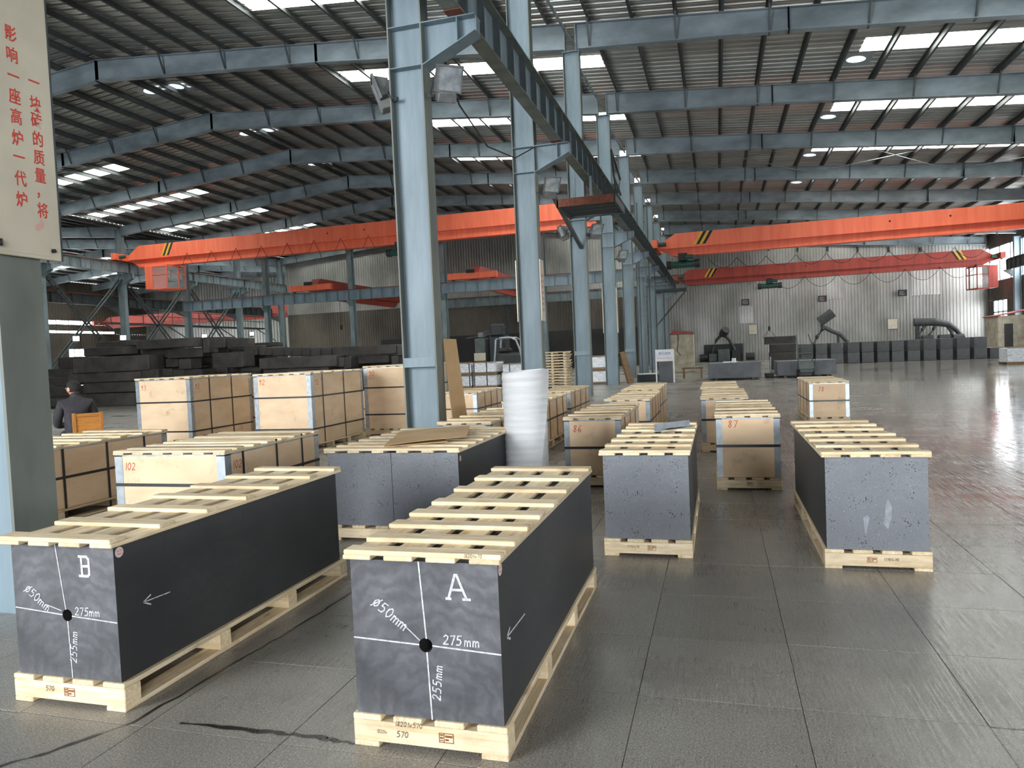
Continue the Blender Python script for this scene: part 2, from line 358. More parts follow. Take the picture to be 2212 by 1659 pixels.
def mk_floor(name, joints):
    m, nt, p, out = new_mat(name)
    co = coords(nt, 'World'); big = noise(nt, co, .35, 6, .6); mid = noise(nt, co, 2.2, 6, .6); fine = noise(nt, co, 140, 3, .75)
    streak = noise(nt, coords(nt,'World',(42,1.3,1)), 2.0, 4, .55)
    st2 = noise(nt, coords(nt,'World',(1.,2.,1)), .9, 5, .6)
    c = mixc(nt, ramp(nt, big, .35, .68), lin(114,110,104), lin(140,136,128))
    c = mixc(nt, ramp(nt, mid, .45, .72), c, lin(120,115,108))
    f = N(nt,'ShaderNodeMath',operation='MULTIPLY'); f.inputs[1].default_value = .12; nt.links.new(ramp(nt, streak, .5, .8), f.inputs[0])
    c = mixc(nt, f.outputs[0], c, lin(152,148,139))
    g = N(nt,'ShaderNodeMath',operation='MULTIPLY'); g.inputs[1].default_value = .9; nt.links.new(ramp(nt, fine, .5, .66), g.inputs[0])
    c = mixc(nt, g.outputs[0], c, lin(184,180,172))
    g2 = N(nt,'ShaderNodeMath',operation='MULTIPLY'); g2.inputs[1].default_value = .6; nt.links.new(ramp(nt, noise(nt, co, 120, 2, .7), .36, .46, (1,1,1,1), (0,0,0,1)), g2.inputs[0])
    c = mixc(nt, g2.outputs[0], c, lin(62,60,56))
    oi = nt.nodes.new('ShaderNodeObjectInfo')
    mr = N(nt,'ShaderNodeMapRange', i_3=.93, i_4=1.07); nt.links.new(oi.outputs['Random'], mr.inputs[0])
    hs = N(nt,'ShaderNodeHueSaturation'); nt.links.new(mr.outputs[0], hs.inputs['Value']); nt.links.new(c, hs.inputs['Color']); c = hs.outputs[0]
    if joints:
        br = nt.nodes.new('ShaderNodeTexBrick'); br.offset = 0; br.inputs['Scale'].default_value = 1
        br.inputs['Brick Width'].default_value = TS; br.inputs['Row Height'].default_value = TS; br.inputs['Mortar Size'].default_value = .004
        br.inputs['Color1'].default_value = (1,1,1,1); br.inputs['Color2'].default_value = (.93,.93,.93,1); br.inputs['Mortar'].default_value = (.3,.3,.3,1)
        mp = nt.nodes.new('ShaderNodeMapping'); mp.inputs[1].default_value = (-TX0+100*TS, -TY0+100*TS, 0)
        gg = nt.nodes.new('ShaderNodeNewGeometry'); nt.links.new(gg.outputs['Position'], mp.inputs[0]); nt.links.new(mp.outputs[0], br.inputs[0])
        c = mixc(nt, 1., c, br.outputs[0], 'MULTIPLY')
    nt.links.new(c, p.inputs['Base Color'])
    r1 = mixc(nt, .62, streak, st2); r2 = mixc(nt, .35, r1, big)
    rr0 = N(nt,'ShaderNodeMapRange', i_1=.3, i_2=.7, i_3=.06, i_4=.46); nt.links.new(r2, rr0.inputs[0])
    # lanes on the open right-hand floor are worn smoother
    gx = nt.nodes.new('ShaderNodeNewGeometry'); sx = nt.nodes.new('ShaderNodeSeparateXYZ'); nt.links.new(gx.outputs['Position'], sx.inputs[0])
    wear = N(nt,'ShaderNodeMapRange', i_1=-.5, i_2=7., i_3=1., i_4=.38); nt.links.new(sx.outputs['X'], wear.inputs[0])
    rr1 = N(nt,'ShaderNodeMath',operation='MULTIPLY'); nt.links.new(rr0.outputs[0], rr1.inputs[0]); nt.links.new(wear.outputs[0], rr1.inputs[1])
    pol = N(nt,'ShaderNodeMapRange', i_1=0., i_2=3., i_3=1.05, i_4=.2); nt.links.new(sx.outputs['X'], pol.inputs[0])
    ps = N(nt,'ShaderNodeMix'); nt.links.new(ramp(nt, streak, .46, .56), ps.inputs[0]); ps.inputs[2].default_value = 1.5; nt.links.new(pol.outputs[0], ps.inputs[3])
    rr = N(nt,'ShaderNodeMath',operation='MULTIPLY'); nt.links.new(rr1.outputs[0], rr.inputs[0]); nt.links.new(ps.outputs[0], rr.inputs[1]); nt.links.new(rr.outputs[0], p.inputs['Roughness'])
    p.inputs['Specular IOR Level'].default_value = .5
    bump(nt, p, fine, .06, .0015)
    return m
TS, TX0, TY0 = .6266, -.3543, 2.9053
M['grout'] = pm('joint_dirt', lin(34,32,30), lin(46,43,40), 20, .9)
M['floor'] = mk_floor('polished_floor', True); M['tile'] = mk_floor('polished_tile', False)

# ---------------------------------------------------------------- writing helpers
def text_mesh(body, size, mat, depth=.001, align='CENTER', bold=0.):
    cu = bpy.data.curves.new('txt', 'FONT'); cu.body = body; cu.size = size; cu.extrude = depth/2
    cu.align_x = align; cu.align_y = 'CENTER'; cu.resolution_u = 3; cu.offset = size*bold
    ob = bpy.data.objects.new('txt', cu); COL.objects.link(ob)
    dg = bpy.context.evaluated_depsgraph_get(); dg.update()
    me = bpy.data.meshes.new_from_object(ob.evaluated_get(dg)); me.materials.clear(); me.materials.append(mat)
    bpy.data.objects.remove(ob); bpy.data.curves.remove(cu); return me
GL = {
 '0': [[(.3,1),(.08,.75),(.06,.35),(.25,0),(.48,.2),(.55,.6),(.42,.92),(.3,1)]], '1': [[(.3,1),(.28,0)]],
 '2': [[(.05,.8),(.25,1),(.5,.85),(.45,.55),(.05,.02),(.58,.05)]], '3': [[(.08,.95),(.35,1),(.5,.8),(.22,.55),(.5,.35),(.42,.05),(.05,.02)]],
 '4': [[(.4,1),(.05,.35),(.6,.38)],[(.42,.7),(.38,0)]],
 '5': [[(.55,1),(.15,.97),(.1,.58),(.4,.6),(.52,.35),(.4,.05),(.05,.03)]], '6': [[(.45,1),(.15,.6),(.08,.2),(.3,0),(.5,.2),(.38,.45),(.12,.3)]],
 '7': [[(.05,.92),(.55,.97),(.25,0)]], '8': [[(.5,.85),(.28,1),(.1,.8),(.3,.55),(.5,.25),(.3,0),(.08,.2),(.3,.52),(.5,.85)]],
 '9': [[(.5,.8),(.3,1),(.1,.8),(.25,.58),(.5,.72),(.5,.85),(.45,.3),(.3,0)]],
 'm': [[(.03,.6),(.03,0)],[(.03,.42),(.16,.6),(.3,.52),(.33,0)],[(.33,.42),(.47,.6),(.6,.52),(.64,0)]],
 'o': [[(.3,.85),(.08,.6),(.1,.25),(.3,.1),(.5,.3),(.5,.65),(.3,.85)],[(.55,1.05),(.0,-.1)]],
 'x': [[(.05,.55),(.5,.05)],[(.5,.55),(.05,.05)]],
 'A': [[(.0,0),(.2,0)],[(.1,0),(.42,1),(.5,1),(.9,0)],[(.75,0),(1.05,0)],[(.22,.38),(.72,.38)]],
 'B': [[(.0,1),(.5,1)],[(.5,1),(.62,.86)],[(.62,.9),(.63,.55)],[(.63,.58),(.63,.1)],[(.64,.12),(.54,0)],[(.56,0),(.0,0)],[(.16,1),(.18,0)],[(.17,.5),(.62,.52)]],
}
def strokes(mb, polys, w, y):
    # flat ribbons in the x-z plane at depth y
    cnt = 0
    for k, L in enumerate(polys):
        for (x0,z0),(x1,z1) in zip(L[:-1], L[1:]):
            cnt += 1; yy = y-.00007*(cnt % 9)
            dx, dz = x1-x0, z1-z0; l = math.hypot(dx,dz) or 1e-6; ax, az = -dz/l*w/2, dx/l*w/2; ex, ez = dx/l*w*.3, dz/l*w*.3
            mb.add([(x0-ex+ax,yy,z0-ez+az),(x0-ex-ax,yy,z0-ez-az),(x1+ex-ax,yy,z1+ez-az),(x1+ex+ax,yy,z1+ez+az)], [(0,1,2,3)])
def hand(text, x, z, h, ang=0., slant=.1, adv=.72):
    out = []; cx = 0; ca, sa = math.cos(ang), math.sin(ang)
    for ch in text:
        if ch == ' ': cx += .4; continue
        for L in GL[ch]:
            q = []
            for (u,v) in L:
                uu, vv = (cx+u+slant*v)*h, v*h
                q.append((x+uu*ca-vv*sa, z+uu*sa+vv*ca))
            out.append(q)
        cx += .5 if ch == '1' else (max(adv,.86) if ch == 'm' else adv)
    return out
def hand_part(name, polys, w, y, mat, parent, rot=None, loc=None):
    mb = MB(); strokes(mb, polys, w, y); return mb.build(name, mat, parent, loc=loc, rot=rot)
# ================================================================ SETTING: roof, walls, floor
YC = lambda k: 3.25+6.483*k              # centre lines of the frames along the hall
RX, LX, VX, X3 = 21.6, -70.0, -40.6, -55.0   # right wall, far left wall, left valley, ridge of the far bay
YB, YBL, YB3 = 68.3, 62.6, 76.0
def zr(x):
    if x >= VX: return 13.45-.09*abs(x+22.35)
    if x >= X3: return zr(VX)+.09*(VX-x)
    return zr(VX)+.09*(VX-X3)-.09*(X3-x)
ceiling = bpy.data.objects.new('ceiling', None); COL.objects.link(ceiling); ceiling['kind'] = 'structure'
PITCH = .375
def roof_profile(ya, yb):
    out = []; n = int(math.ceil((yb-ya)/PITCH))
    for i in range(n):
        y = ya+i*PITCH; out += [(y,0),(y+.09,0),(y+.095,.008),(y+.12,.008),(y+.125,0),(y+.255,0),(y+.28,.055),(y+.351,.055)]
    out.append((ya+n*PITCH,0)); return out
# openings: (x0,x1,y0,y1) rooflights and round ventilators
LIGHTS = []
for k in range(1, 10):
    yy = YC(k)+3.05
    LIGHTS.append((-13.9,-3.65,yy,yy+1.1))
    if k >= 2: LIGHTS.append((4.85,15.6,yy,yy+1.1))
    if k >= 3: LIGHTS.append((-40.2,-31.1,yy+.1,yy+1.2))
    if 5 <= k <= 9: LIGHTS.append((-53,-43.5,yy,yy+1.2))
    if k >= 4: LIGHTS.append((-67,-58,yy,yy+1.2))
VENTS = [(4.86,YC(k)+4.85) for k in range(3,7)]+[(-21.75,YC(k)+3.5) for k in range(3,6)]+[(-23.05,YC(k)+3.5) for k in range(3,6)]
prof = roof_profile(-9.2, 68.4)
def snap(y): return min((p[0] for p in prof if p[1]==0), key=lambda q: abs(q-y))
HOLES = [(a,b,snap(c),snap(d)) for a,b,c,d in LIGHTS]+[(x-.42,x+.42,snap(y-.4),snap(y+.4)) for x,y in VENTS]
def roof_piece(name, xa, xb, profile, holes, mat, keep=None):
    hs = [h for h in holes if h[0] >= xa-.01 and h[1] <= xb+.01]
    xs = sorted(set([xa,xb]+[h[0] for h in hs]+[h[1] for h in hs]))
    mb = MB()
    for (y0,d0),(y1,d1) in zip(profile[:-1], profile[1:]):
        ym = (y0+y1)/2; cells = []
        for x0,x1 in zip(xs[:-1], xs[1:]):
            xm = (x0+x1)/2
            if any(h[0] < xm < h[1] and h[2]-.001 < ym < h[3]+.001 for h in hs): continue
            if cells and abs(cells[-1][1]-x0) < 1e-6: cells[-1][1] = x1
            else: cells.append([x0,x1])
        for x0,x1 in cells:
            mb.add([(x0,y0,zr(x0)+d0),(x1,y0,zr(x1)+d0),(x1,y1,zr(x1)+d1),(x0,y1,zr(x0)+d1)], [(0,1,2,3)])
    return mb.build(name, mat, ceiling)
roof_piece('roof_sheet', -22.35, RX, prof, HOLES, M['roof'])
roof_piece('roof_sheet', VX, -22.35, prof, HOLES, M['roof'])
prof3 = roof_profile(20, 76.1)
H3 = [(a,b,min((p[0] for p in prof3 if p[1]==0), key=lambda q: abs(q-c)),min((p[0] for p in prof3 if p[1]==0), key=lambda q: abs(q-d))) for a,b,c,d in LIGHTS if a < VX]
roof_piece('roof_sheet', X3, VX, prof3, H3, M['roof'])
roof_piece('roof_sheet', LX, X3, prof3, H3, M['roof'])
for (a,b,c,d) in HOLES[:len(LIGHTS)]:
    pr_ = [p for p in (prof if a > VX else prof3) if (c-1e-4 <= p[0] <= d+1e-4)] if a > VX else None
    if pr_ is None:
        c, d = min((p[0] for p in prof3 if p[1]==0), key=lambda q: abs(q-c)), min((p[0] for p in prof3 if p[1]==0), key=lambda q: abs(q-d))
        pr_ = [p for p in prof3 if (c-1e-4 <= p[0] <= d+1e-4)]
    mb = MB()
    for (y0,d0),(y1,d1) in zip(pr_[:-1], pr_[1:]):
        mb.add([(a,y0,zr(a)+d0),(b,y0,zr(b)+d0),(b,y1,zr(b)+d1),(a,y1,zr(a)+d1)], [(0,1,2,3)])
    mb.build('skylight_panel', M['skypanel'], ceiling, label='translucent white rooflight panel')
# ventilator rings
def plate_hole(mb, r, x0, x1, z0, z1, y, cx=0, cz=0, n=32, plane='xz'):
    ang = sorted(set([2*math.pi*i/n for i in range(n)]+[math.atan2(q-cz,p-cx)%(2*math.pi) for p in (x0,x1) for q in (z0,z1)]))
    inner, outer = [], []
    for a in ang:
        c, s = math.cos(a), math.sin(a)
        t = min([(x1-cx)/c if c > 1e-9 else 1e9, (x0-cx)/c if c < -1e-9 else 1e9, (z1-cz)/s if s > 1e-9 else 1e9, (z0-cz)/s if s < -1e-9 else 1e9])
        inner.append((cx+r*c, cz+r*s)); outer.append((cx+t*c, cz+t*s))
    f = (lambda p: (p[0],y,p[1])) if plane=='xz' else (lambda p: (p[0],p[1],y))
    m = len(ang); mb.add([f(p) for p in inner]+[f(p) for p in outer], [(i,(i+1)%m,m+(i+1)%m,m+i) for i in range(m)])
    return inner
vm = MB(); plate_hole(vm, .3, -.5, .5, -.6, .6, 0, plane='xy')
for i in range(20):
    a0, a1 = 2*math.pi*i/20, 2*math.pi*(i+1)/20
    vm.add([(.3*math.cos(a0),.3*math.sin(a0),0),(.3*math.cos(a1),.3*math.sin(a1),0),(.3*math.cos(a1),.3*math.sin(a1),.35),(.3*math.cos(a0),.3*math.sin(a0),.35)], [(0,1,2,3)])
for i in range(10):
    a = 2*math.pi*i/10; vm.bar((.05*math.cos(a),.05*math.sin(a),.3),(.29*math.cos(a),.29*math.sin(a),.33),.05,.006)
vme = vm.mesh('roof_ventilator', M['galv'])
for x,y in VENTS: place('roof_ventilator', vme, ceiling, loc=(x,y,zr(x)-.012), rot=(0, math.atan(.09)*(1 if x > -22.35 else -1), 0))
# purlins
def purlin(x, ya, yb, s):
    mb = MB(); z = zr(x)-.005
    mb.box(x-.006,x+.006,ya,yb,z-.2,z); mb.box(x,x+.07*s,ya,yb,z-.2,z-.19); mb.box(x-.07*s,x,ya,yb,z-.012,z)
    mb.build('purlin', M['purlin'], ceiling)
PX = [-20.6+1.313*i for i in range(32)]+[-21.97]
for x in PX: purlin(x, -9, 68.2, 1)
for x in [-22.73]+[-24.1-1.313*i for i in range(13)]: purlin(x, -9, 68.2, -1)
for i in range(21): purlin(-41.3-1.35*i, 20, 75.9, 1)
# rafters with fly braces
fb = MB(); fb.bar((0,0,0),(0,.34,.78),.05,.05); fbm = fb.mesh('fly_brace', M['dark_steel'])
fb = MB(); fb.bar((0,0,0),(0,-.34,.78),.05,.05); fbm2 = fb.mesh('fly_brace', M['dark_steel'])
def rafter(y, segs, braces):
    mb = MB()
    for (xa,xb,ha,hb) in segs:
        za, zb = zr(xa)-.21-ha, zr(xb)-.21-hb
        mb.ibeam((xa,y,za),(xb,y,zb),.26,ha,hb,.022)
        for x,z,h in ((xa,za,ha),(xb,zb,hb)): mb.box(x-.015,x+.015,y-.13,y+.13,z-.03,z+h-.0)
    r = mb.build('rafter', M['rafter'], ceiling)
    for x in braces:
        h = .72; z = zr(x)-.21-h+.02
        place('fly_brace', fbm, r, loc=(x,y-.12,z) if False else (x,y+.05,z)); place('fly_brace', fbm2, r, loc=(x,y-.05,z))
for k in range(0, 11):
    y = YC(k)
    if k == 9 or k == 10: y = min(y, 67.9)
    br = [PX[i]-.0 for i in range(1,32,2)]+[-24.1-1.313*i for i in range(1,13,2)]
    rafter(y, [(-40.3,-31.2,.62,.7),(-31.2,-22.35,.7,.78),(-22.35,-13.0,.78,.66),(-13.0,-4.3,.66,.8),(-3.95,2.25,.8,.66),(2.25,12.3,.66,.72),(12.3,21.3,.72,.62)], br)
for k in range(4, 12):
    rafter(YC(k), [(-55,-40.9,.75,.7),(-69.8,-55,.65,.75)], [-43,-46,-49,-52,-57,-60,-63,-66])
# ---------------------------------------------------------------- walls
def corr(mb, along, a0, a1, pos, z0, ztop, pitch=.25, depth=.035, sgn=-1):
    # corrugated sheet; along 'x' (at y=pos) or 'y' (at x=pos)
    pts = []; a = a0
    while a < a1-1e-6:
        for d,o in ((0,0),(.62,0),(.72,1),(.9,1)):
            q = min(a+d*pitch, a1); pts.append((q, pos+sgn*depth*o))
        a += pitch
    pts.append((a1,pos))
    for (p,o),(p1,o1) in zip(pts[:-1], pts[1:]):
        if p1-p < 1e-6 and abs(o-o1) < 1e-9: continue
        za = ztop(p) if callable(ztop) else ztop; zb = ztop(p1) if callable(ztop) else ztop
        if along == 'x': mb.add([(p,o,z0),(p1,o1,z0),(p1,o1,zb),(p,o,za)], [(0,1,2,3)])
        else: mb.add([(o,p,z0),(o1,p1,z0),(o1,p1,zb),(o,p,za)], [(0,1,2,3)])
    return mb
wb = bpy.data.objects.new('wall_back', None); COL.objects.link(wb); wb['kind'] = 'structure'
corr(MB(), 'x', -4.4, RX, YB, -.1, lambda x: zr(x)+.05).build('wall_sheet', M['wallsheet'], wb)
for z in (1.4, 3.2, 5.4, 7.6):
    MB().box(-4.4,RX,YB+.06,YB+.16,z,z+.12).build('wall_rail', M['dark_steel'], wb)
for (x,z,w,h) in ((2.0,3.3,1.2,1.5),(9.3,5.0,1.3,2.2),(15.9,4.9,2.2,3.0),(13.2,2.6,.01,.01)):
    if w > .1: corr(MB(), 'x', x, x+w, YB-.045, z, z+h).build('patch_sheet', M['patch'], wb, label='paler patch of metal sheet')
wl = bpy.data.objects.new('wall_back_left', None); COL.objects.link(wl); wl['kind'] = 'structure'
corr(MB(), 'x', VX, -4.4, YBL, 6.2, lambda x: zr(x)+.05).build('wall_sheet', M['wallsheet'], wl)
corr(MB(), 'x', VX, -4.4, YBL, -.1, 6.2).build('lower_wall_sheet', M['wallsheet_dark'], wl, label='grimy lower metal sheet with shade in its colour')  # darker colour holds both grime and the shade below the lit upper wall
MB().box(-30.5,-4.4,YBL-.35,YBL-.1,0,3.3).build('dado', M['dado'], wl, label='soot black low masonry')
wlk = bpy.data.objects.new('wall_link', None); COL.objects.link(wlk); wlk['kind'] = 'structure'
corr(MB(), 'y', YBL, YB, -4.4, -.1, zr(-4.4)).build('wall_sheet', M['wallsheet_dark'], wlk)
w3 = bpy.data.objects.new('wall_back_far', None); COL.objects.link(w3); w3['kind'] = 'structure'
corr(MB(), 'x', LX, VX, YB3, -.1, lambda x: zr(x)+.05, pitch=.4, depth=.06).build('wall_sheet', M['wallsheet'], w3)
corr(MB(), 'y', YBL, YB3, VX, -.1, lambda y: zr(VX), pitch=.4, depth=.05).build('wall_sheet', M['wallsheet'], w3)
# far left wall with window strips
wf = bpy.data.objects.new('wall_left', None); COL.objects.link(wf); wf['kind'] = 'structure'
mb = MB()
for z0,z1 in ((4.2,5.9),(6.25,6.85),(7.4,zr(LX))): corr(mb, 'y', 20, YB3, LX, z0, z1, .4, .05, 1)
for ya,yb in ((20,40),(43,50),(53,60),(61.2,64.4),(66.6,YB3)): corr(mb, 'y', ya, yb, LX, -.1, 4.2, .4, .05, 1)
corr(mb,'y',71,YB3,LX,5.9,7.4,.4,.05,1); mb.build('wall_sheet', M['wallsheet_dark'], wf)
def window_band(name, along_y, x, z0, z1, step, fw, glassm=True):
    w = bpy.data.objects.new(name, None); COL.objects.link(w); w['kind'] = 'structure'
    y0, y1 = along_y
    fr = MB(); fr.box(x-.04,x+.04,y0,y1,z0,z0+fw); fr.box(x-.04,x+.04,y0,y1,z1-fw,z1)
    n = max(1, int(round((y1-y0)/step)))
    for i in range(n+1):
        y = y0+(y1-y0)*i/n; fr.box(x-.04,x+.04,y-fw/2,y+fw/2,z0,z1)
    fr.build('window_frame', M['dark_steel'], w)
    for i in range(n):
        a, b = y0+(y1-y0)*i/n+fw/2, y0+(y1-y0)*(i+1)/n-fw/2
        if glassm: MB().box(x-.004,x+.004,a,b,z0+fw,z1-fw).build('pane', M['glass'], w)
    return w
window_band('window_1', (20,71), LX, 5.9, 6.25, 1.6, .05); window_band('window_2', (20,71), LX, 6.85, 7.4, 1.6, .06)
window_band('window_3', (64.4,66.6), LX, 2.6, 4.2, .75, .06)
# right wall
wr = bpy.data.objects.new('wall_right', None); COL.objects.link(wr); wr['kind'] = 'structure'
lows = [(YC(k)+2.6, YC(k)+5.5) for k in (0,1,2,6,7,8,9)]  # unseen near windows are added to light faces turned to the right
mb = MB()
corr(mb,'y',YF,YB,RX,4.1,5.5,.3); corr(mb,'y',YF,48,RX,5.5,8.35,.3); corr(mb,'y',YF,YB,RX,8.35,zr(RX)+.1,.3); corr(mb,'y',YF,YB,RX,-.1,1.1,.3)
yy = YF
for a,b in lows: corr(mb,'y',yy,a,RX,1.1,4.1,.3); yy = b
corr(mb,'y',yy,YB,RX,1.1,4.1,.3)
mb.build('wall_sheet', M['wallsheet_dark'], wr)
for i,(a,b) in enumerate(lows):
    w = window_band('window_%d' % (4+i), (a,b), RX, 1.1, 4.1, .97, .1)
    fr = MB(); [fr.box(RX-.04,RX+.04,a,b,z-.05,z+.05) for z in (2.1,3.1)]; fr.build('glazing_bar', M['dark_steel'], w)
portal('added_low_window_sky', (RX+.08, 13.5, 2.6), (0, math.pi/2, 0), 3.0, 17)
portal('right_far_low_window_sky', (RX+.08, 57, 2.6), (0, math.pi/2, 0), 3.0, 23)
window_band('window_20', (48,YB-.4), RX, 5.5, 8.35, 2.16, .1)
portal('right_window_sky', (RX+.08, 58, 6.9), (0, math.pi/2, 0), 2.85, 19)
# front wall round the big gate and the added fill opening, behind the camera
wfr = bpy.data.objects.new('wall_front', None); COL.objects.link(wfr); wfr['kind'] = 'structure'
mb = MB()
corr(mb,'x',VX,GX0,YF,-.1,lambda x: zr(x)+.05,.3,.035,1); corr(mb,'x',GX1,HX0,YF,-.1,lambda x: zr(x)+.05,.3,.035,1); corr(mb,'x',HX1,RX,YF,-.1,lambda x: zr(x)+.05,.3,.035,1); corr(mb,'x',HX0,HX1,YF,-.1,HZ0,.3,.035,1); corr(mb,'x',HX0,HX1,YF,HZ,lambda x: zr(x)+.05,.3,.035,1)
corr(mb,'x',GX0,GX1,YF,-.1,GZ0,.3,.035,1); corr(mb,'x',GX0,GX1,YF,GZ,lambda x: zr(x)+.05,.3,.035,1)
mb.build('wall_sheet', M['wallsheet_dark'], wfr)
wsl = bpy.data.objects.new('wall_left_front', None); COL.objects.link(wsl); wsl['kind'] = 'structure'
corr(MB(),'y',YF,20,VX-.02,-.1,zr(VX),.3).build('wall_sheet', M['wallsheet_dark'], wsl)
corr(MB(),'x',LX,VX-.02,20,-.1,lambda x: zr(x)+.05,.4).build('wall_sheet', M['wallsheet_dark'], wsl)
# ---------------------------------------------------------------- floor: slab plus single polished slabs near the camera
floor = struct('floor', MB().box(LX,RX,YF-.5,YB3,-.2,-.0045), M['floor'])
import itertools
def proj(p):
    q = Vector(p)-Vector((0,0,CAMH)); d = q.dot(_f)
    return (1106+FPX*q.dot(_r)/d, 829.5-FPX*q.dot(_u)/d, d) if d > .05 else None
cand = []
for i in range(-30, 31):
    for j in range(-3, 24):
        x, y = TX0+TS*(i+.5), TY0+TS*(j+.5); p = proj((x,y,0))
        if p and -160 < p[0] < 2372 and p[1] < 1900: cand.append((p[2], x, y))
cand.sort()
g = TS/2-.0013
tmesh = MB().cbox(-g,g,-g,g,-.06,0,.0012).mesh('floor_tile', M['tile'])
TSET = set(); gm = MB()
for d,x,y in cand[:298]:
    place('floor_tile', tmesh, floor, loc=(x,y,random.uniform(-.0006,.0006))); TSET.add((x,y)); q = TS/2; gm.add([(x-q,y-q,-.0014),(x+q,y-q,-.0014),(x+q,y+q,-.0014),(x-q,y+q,-.0014)], [(0,1,2,3)])
gm.build('grout', M['grout'], floor, kind='stuff')
# thin crossed roof rods in one bay
def rod(x0,y0,x1,y1): MB().cyl((x0,y0,zr(x0)-.5),(x1,y1,zr(x1)-.5),.016,5).build('roof_rod', M['galv'], ceiling)
for a in (-1.5,5.3,12.0): rod(a,YC(5),a+6.4,YC(6)); rod(a+6.4,YC(5),a,YC(6))
# ================================================================ STEEL: columns, runway beams, cranes
_cc = {}
def column(name, label, x, y, ztop, depth=.5, fw=.28, brackets=(), band=False, mat='paint', group=None, zb=5.52, zt=6.1, reach=.8, stiff=True, foot=True, axis='x'):
    t = thing(name, label, 'column', (x,y,0), 0 if axis == 'x' else math.pi/2, group)
    h = depth/2; key = (round(ztop,2),depth,fw,mat,band,tuple(brackets),zb,zt,reach,stiff,foot)
    if key not in _cc:
        L = []
        L.append(('web', MB().box(-h,h,-.006,.006,0,ztop)))
        for s in (-1,1): L.append(('flange', MB().box(s*h-.011,s*h+.011,-fw/2,fw/2,0,ztop)))
        if foot: L.append(('base_plate', MB().box(-h-.05,h+.05,-fw/2-.05,fw/2+.05,0,.018)))
        L.append(('cap_plate', MB().box(-h-.03,h+.03,-fw/2-.01,fw/2+.01,ztop,ztop+.02)))
        if stiff:
            for z in (zb,zt-.012):
                L.append(('stiffener', MB().box(-h+.011,h-.011,-fw/2,-.006,z,z+.012).box(-h+.011,h-.011,.006,fw/2,z,z+.012)))
        if band: L.append(('band_plate', MB().box(-h+.011,h-.011,-fw/2-.004,-fw/2+.006,1.285,1.42)))
        for s in brackets:
            a, b = s*h, s*(h+reach)
            mb = MB(); mb.prism([(a,zb),(b,zb+.36),(b,zt-.014),(a,zt-.014)], 'y', -.006, .006)
            lo, hi = min(a,b), max(a,b); mb.box(lo,hi,-fw/2,fw/2,zt-.014,zt)
            mb.hexa([(a,-fw/2,zb-.014),(b,-fw/2,zb+.346),(b,fw/2,zb+.346),(a,fw/2,zb-.014),(a,-fw/2,zb),(b,-fw/2,zb+.36),(b,fw/2,zb+.36),(a,fw/2,zb)])
            c = s*(h+reach-.26); mb.box(c-.006,c+.006,-fw/2,fw/2,zb+.26,zt-.014); mb.box(b-.006,b+.006,-fw/2+.06,fw/2-.06,zb+.36,zt-.014)
            L.append(('bracket', mb))
        _cc[key] = [(n, m.mesh(n, M['paint_grime' if (mat == 'paint' and n in ('flange',) and stiff) else mat])) for n,m in L]
    for n,me in _cc[key]: place(n, me, t)
    return t
CX = -4.11
rn = ['first','second','third','fourth','fifth','sixth','seventh','eighth','ninth','tenth']
ctext = {0:'broad blue-grey steel column at the left edge carrying the cream slogan board',
 1:'tallest looking blue-grey steel column in the middle with two floodlights and a bracket',
 2:'blue-grey steel column behind the white foam roll with narrow boards on both flanges',
 3:'blue-grey steel column beside the pallet stack reached by the hanging platform',
 4:'blue-grey steel column with a timber leaning at its foot',
 5:'blue-grey steel column just left of the first tall ladder',
 6:'blue-grey steel column right behind the first tall ladder',
 7:'blue-grey steel column carrying the second ladder and railed landing',
 8:'last but one far blue-grey column of the middle row', 9:'farthest blue-grey column of the middle row by the back wall'}
for k in range(0,10):
    column('steel_column', ctext[k], CX, YC(k), 10.72, band=k in (1,3,5), brackets=(1,) if k < 4 else ((1,-1) if False else (1,)), group='middle row of columns', foot=False)
# ties between column heads
for k in range(0,9):
    t = MB().cyl((CX+.1,YC(k)+.14,10.45),(CX+.1,YC(k+1)-.14,10.9),.045,8).build('tie_tube', M['paint_old'])
    tag(t, 'grey tie tube from the %s to the %s column head, middle row' % (rn[k],rn[k+1]), 'tie tube', 'tie tubes along the middle row')
# left row
for k in range(3,10):
    c_ = column('steel_column', {5:'left-row blue-grey column standing left of the orange crane end, behind the slogan board',6:'left-row column at the end carriage of the big orange crane',7:'left-row column right below the orange crane cabin',8:'left-row column next right of the one below the crane cabin',9:'left-row column at the corner of the cream metal wall'}.get(k,'left-row column hidden behind the slogan board, %s from the gate' % rn[k]),
        -40.6, YC(k), 11.45, brackets=(1,-1), zb=7.6, zt=8.3, reach=.75, group='left row of columns', mat='paint_old'); MB().prism([(-.25,5.5),(-.25,6.08),(-1.4,6.08),(-1.4,5.98)], 'y', -.1, .1).build('corbel', M['dark_steel'], c_)
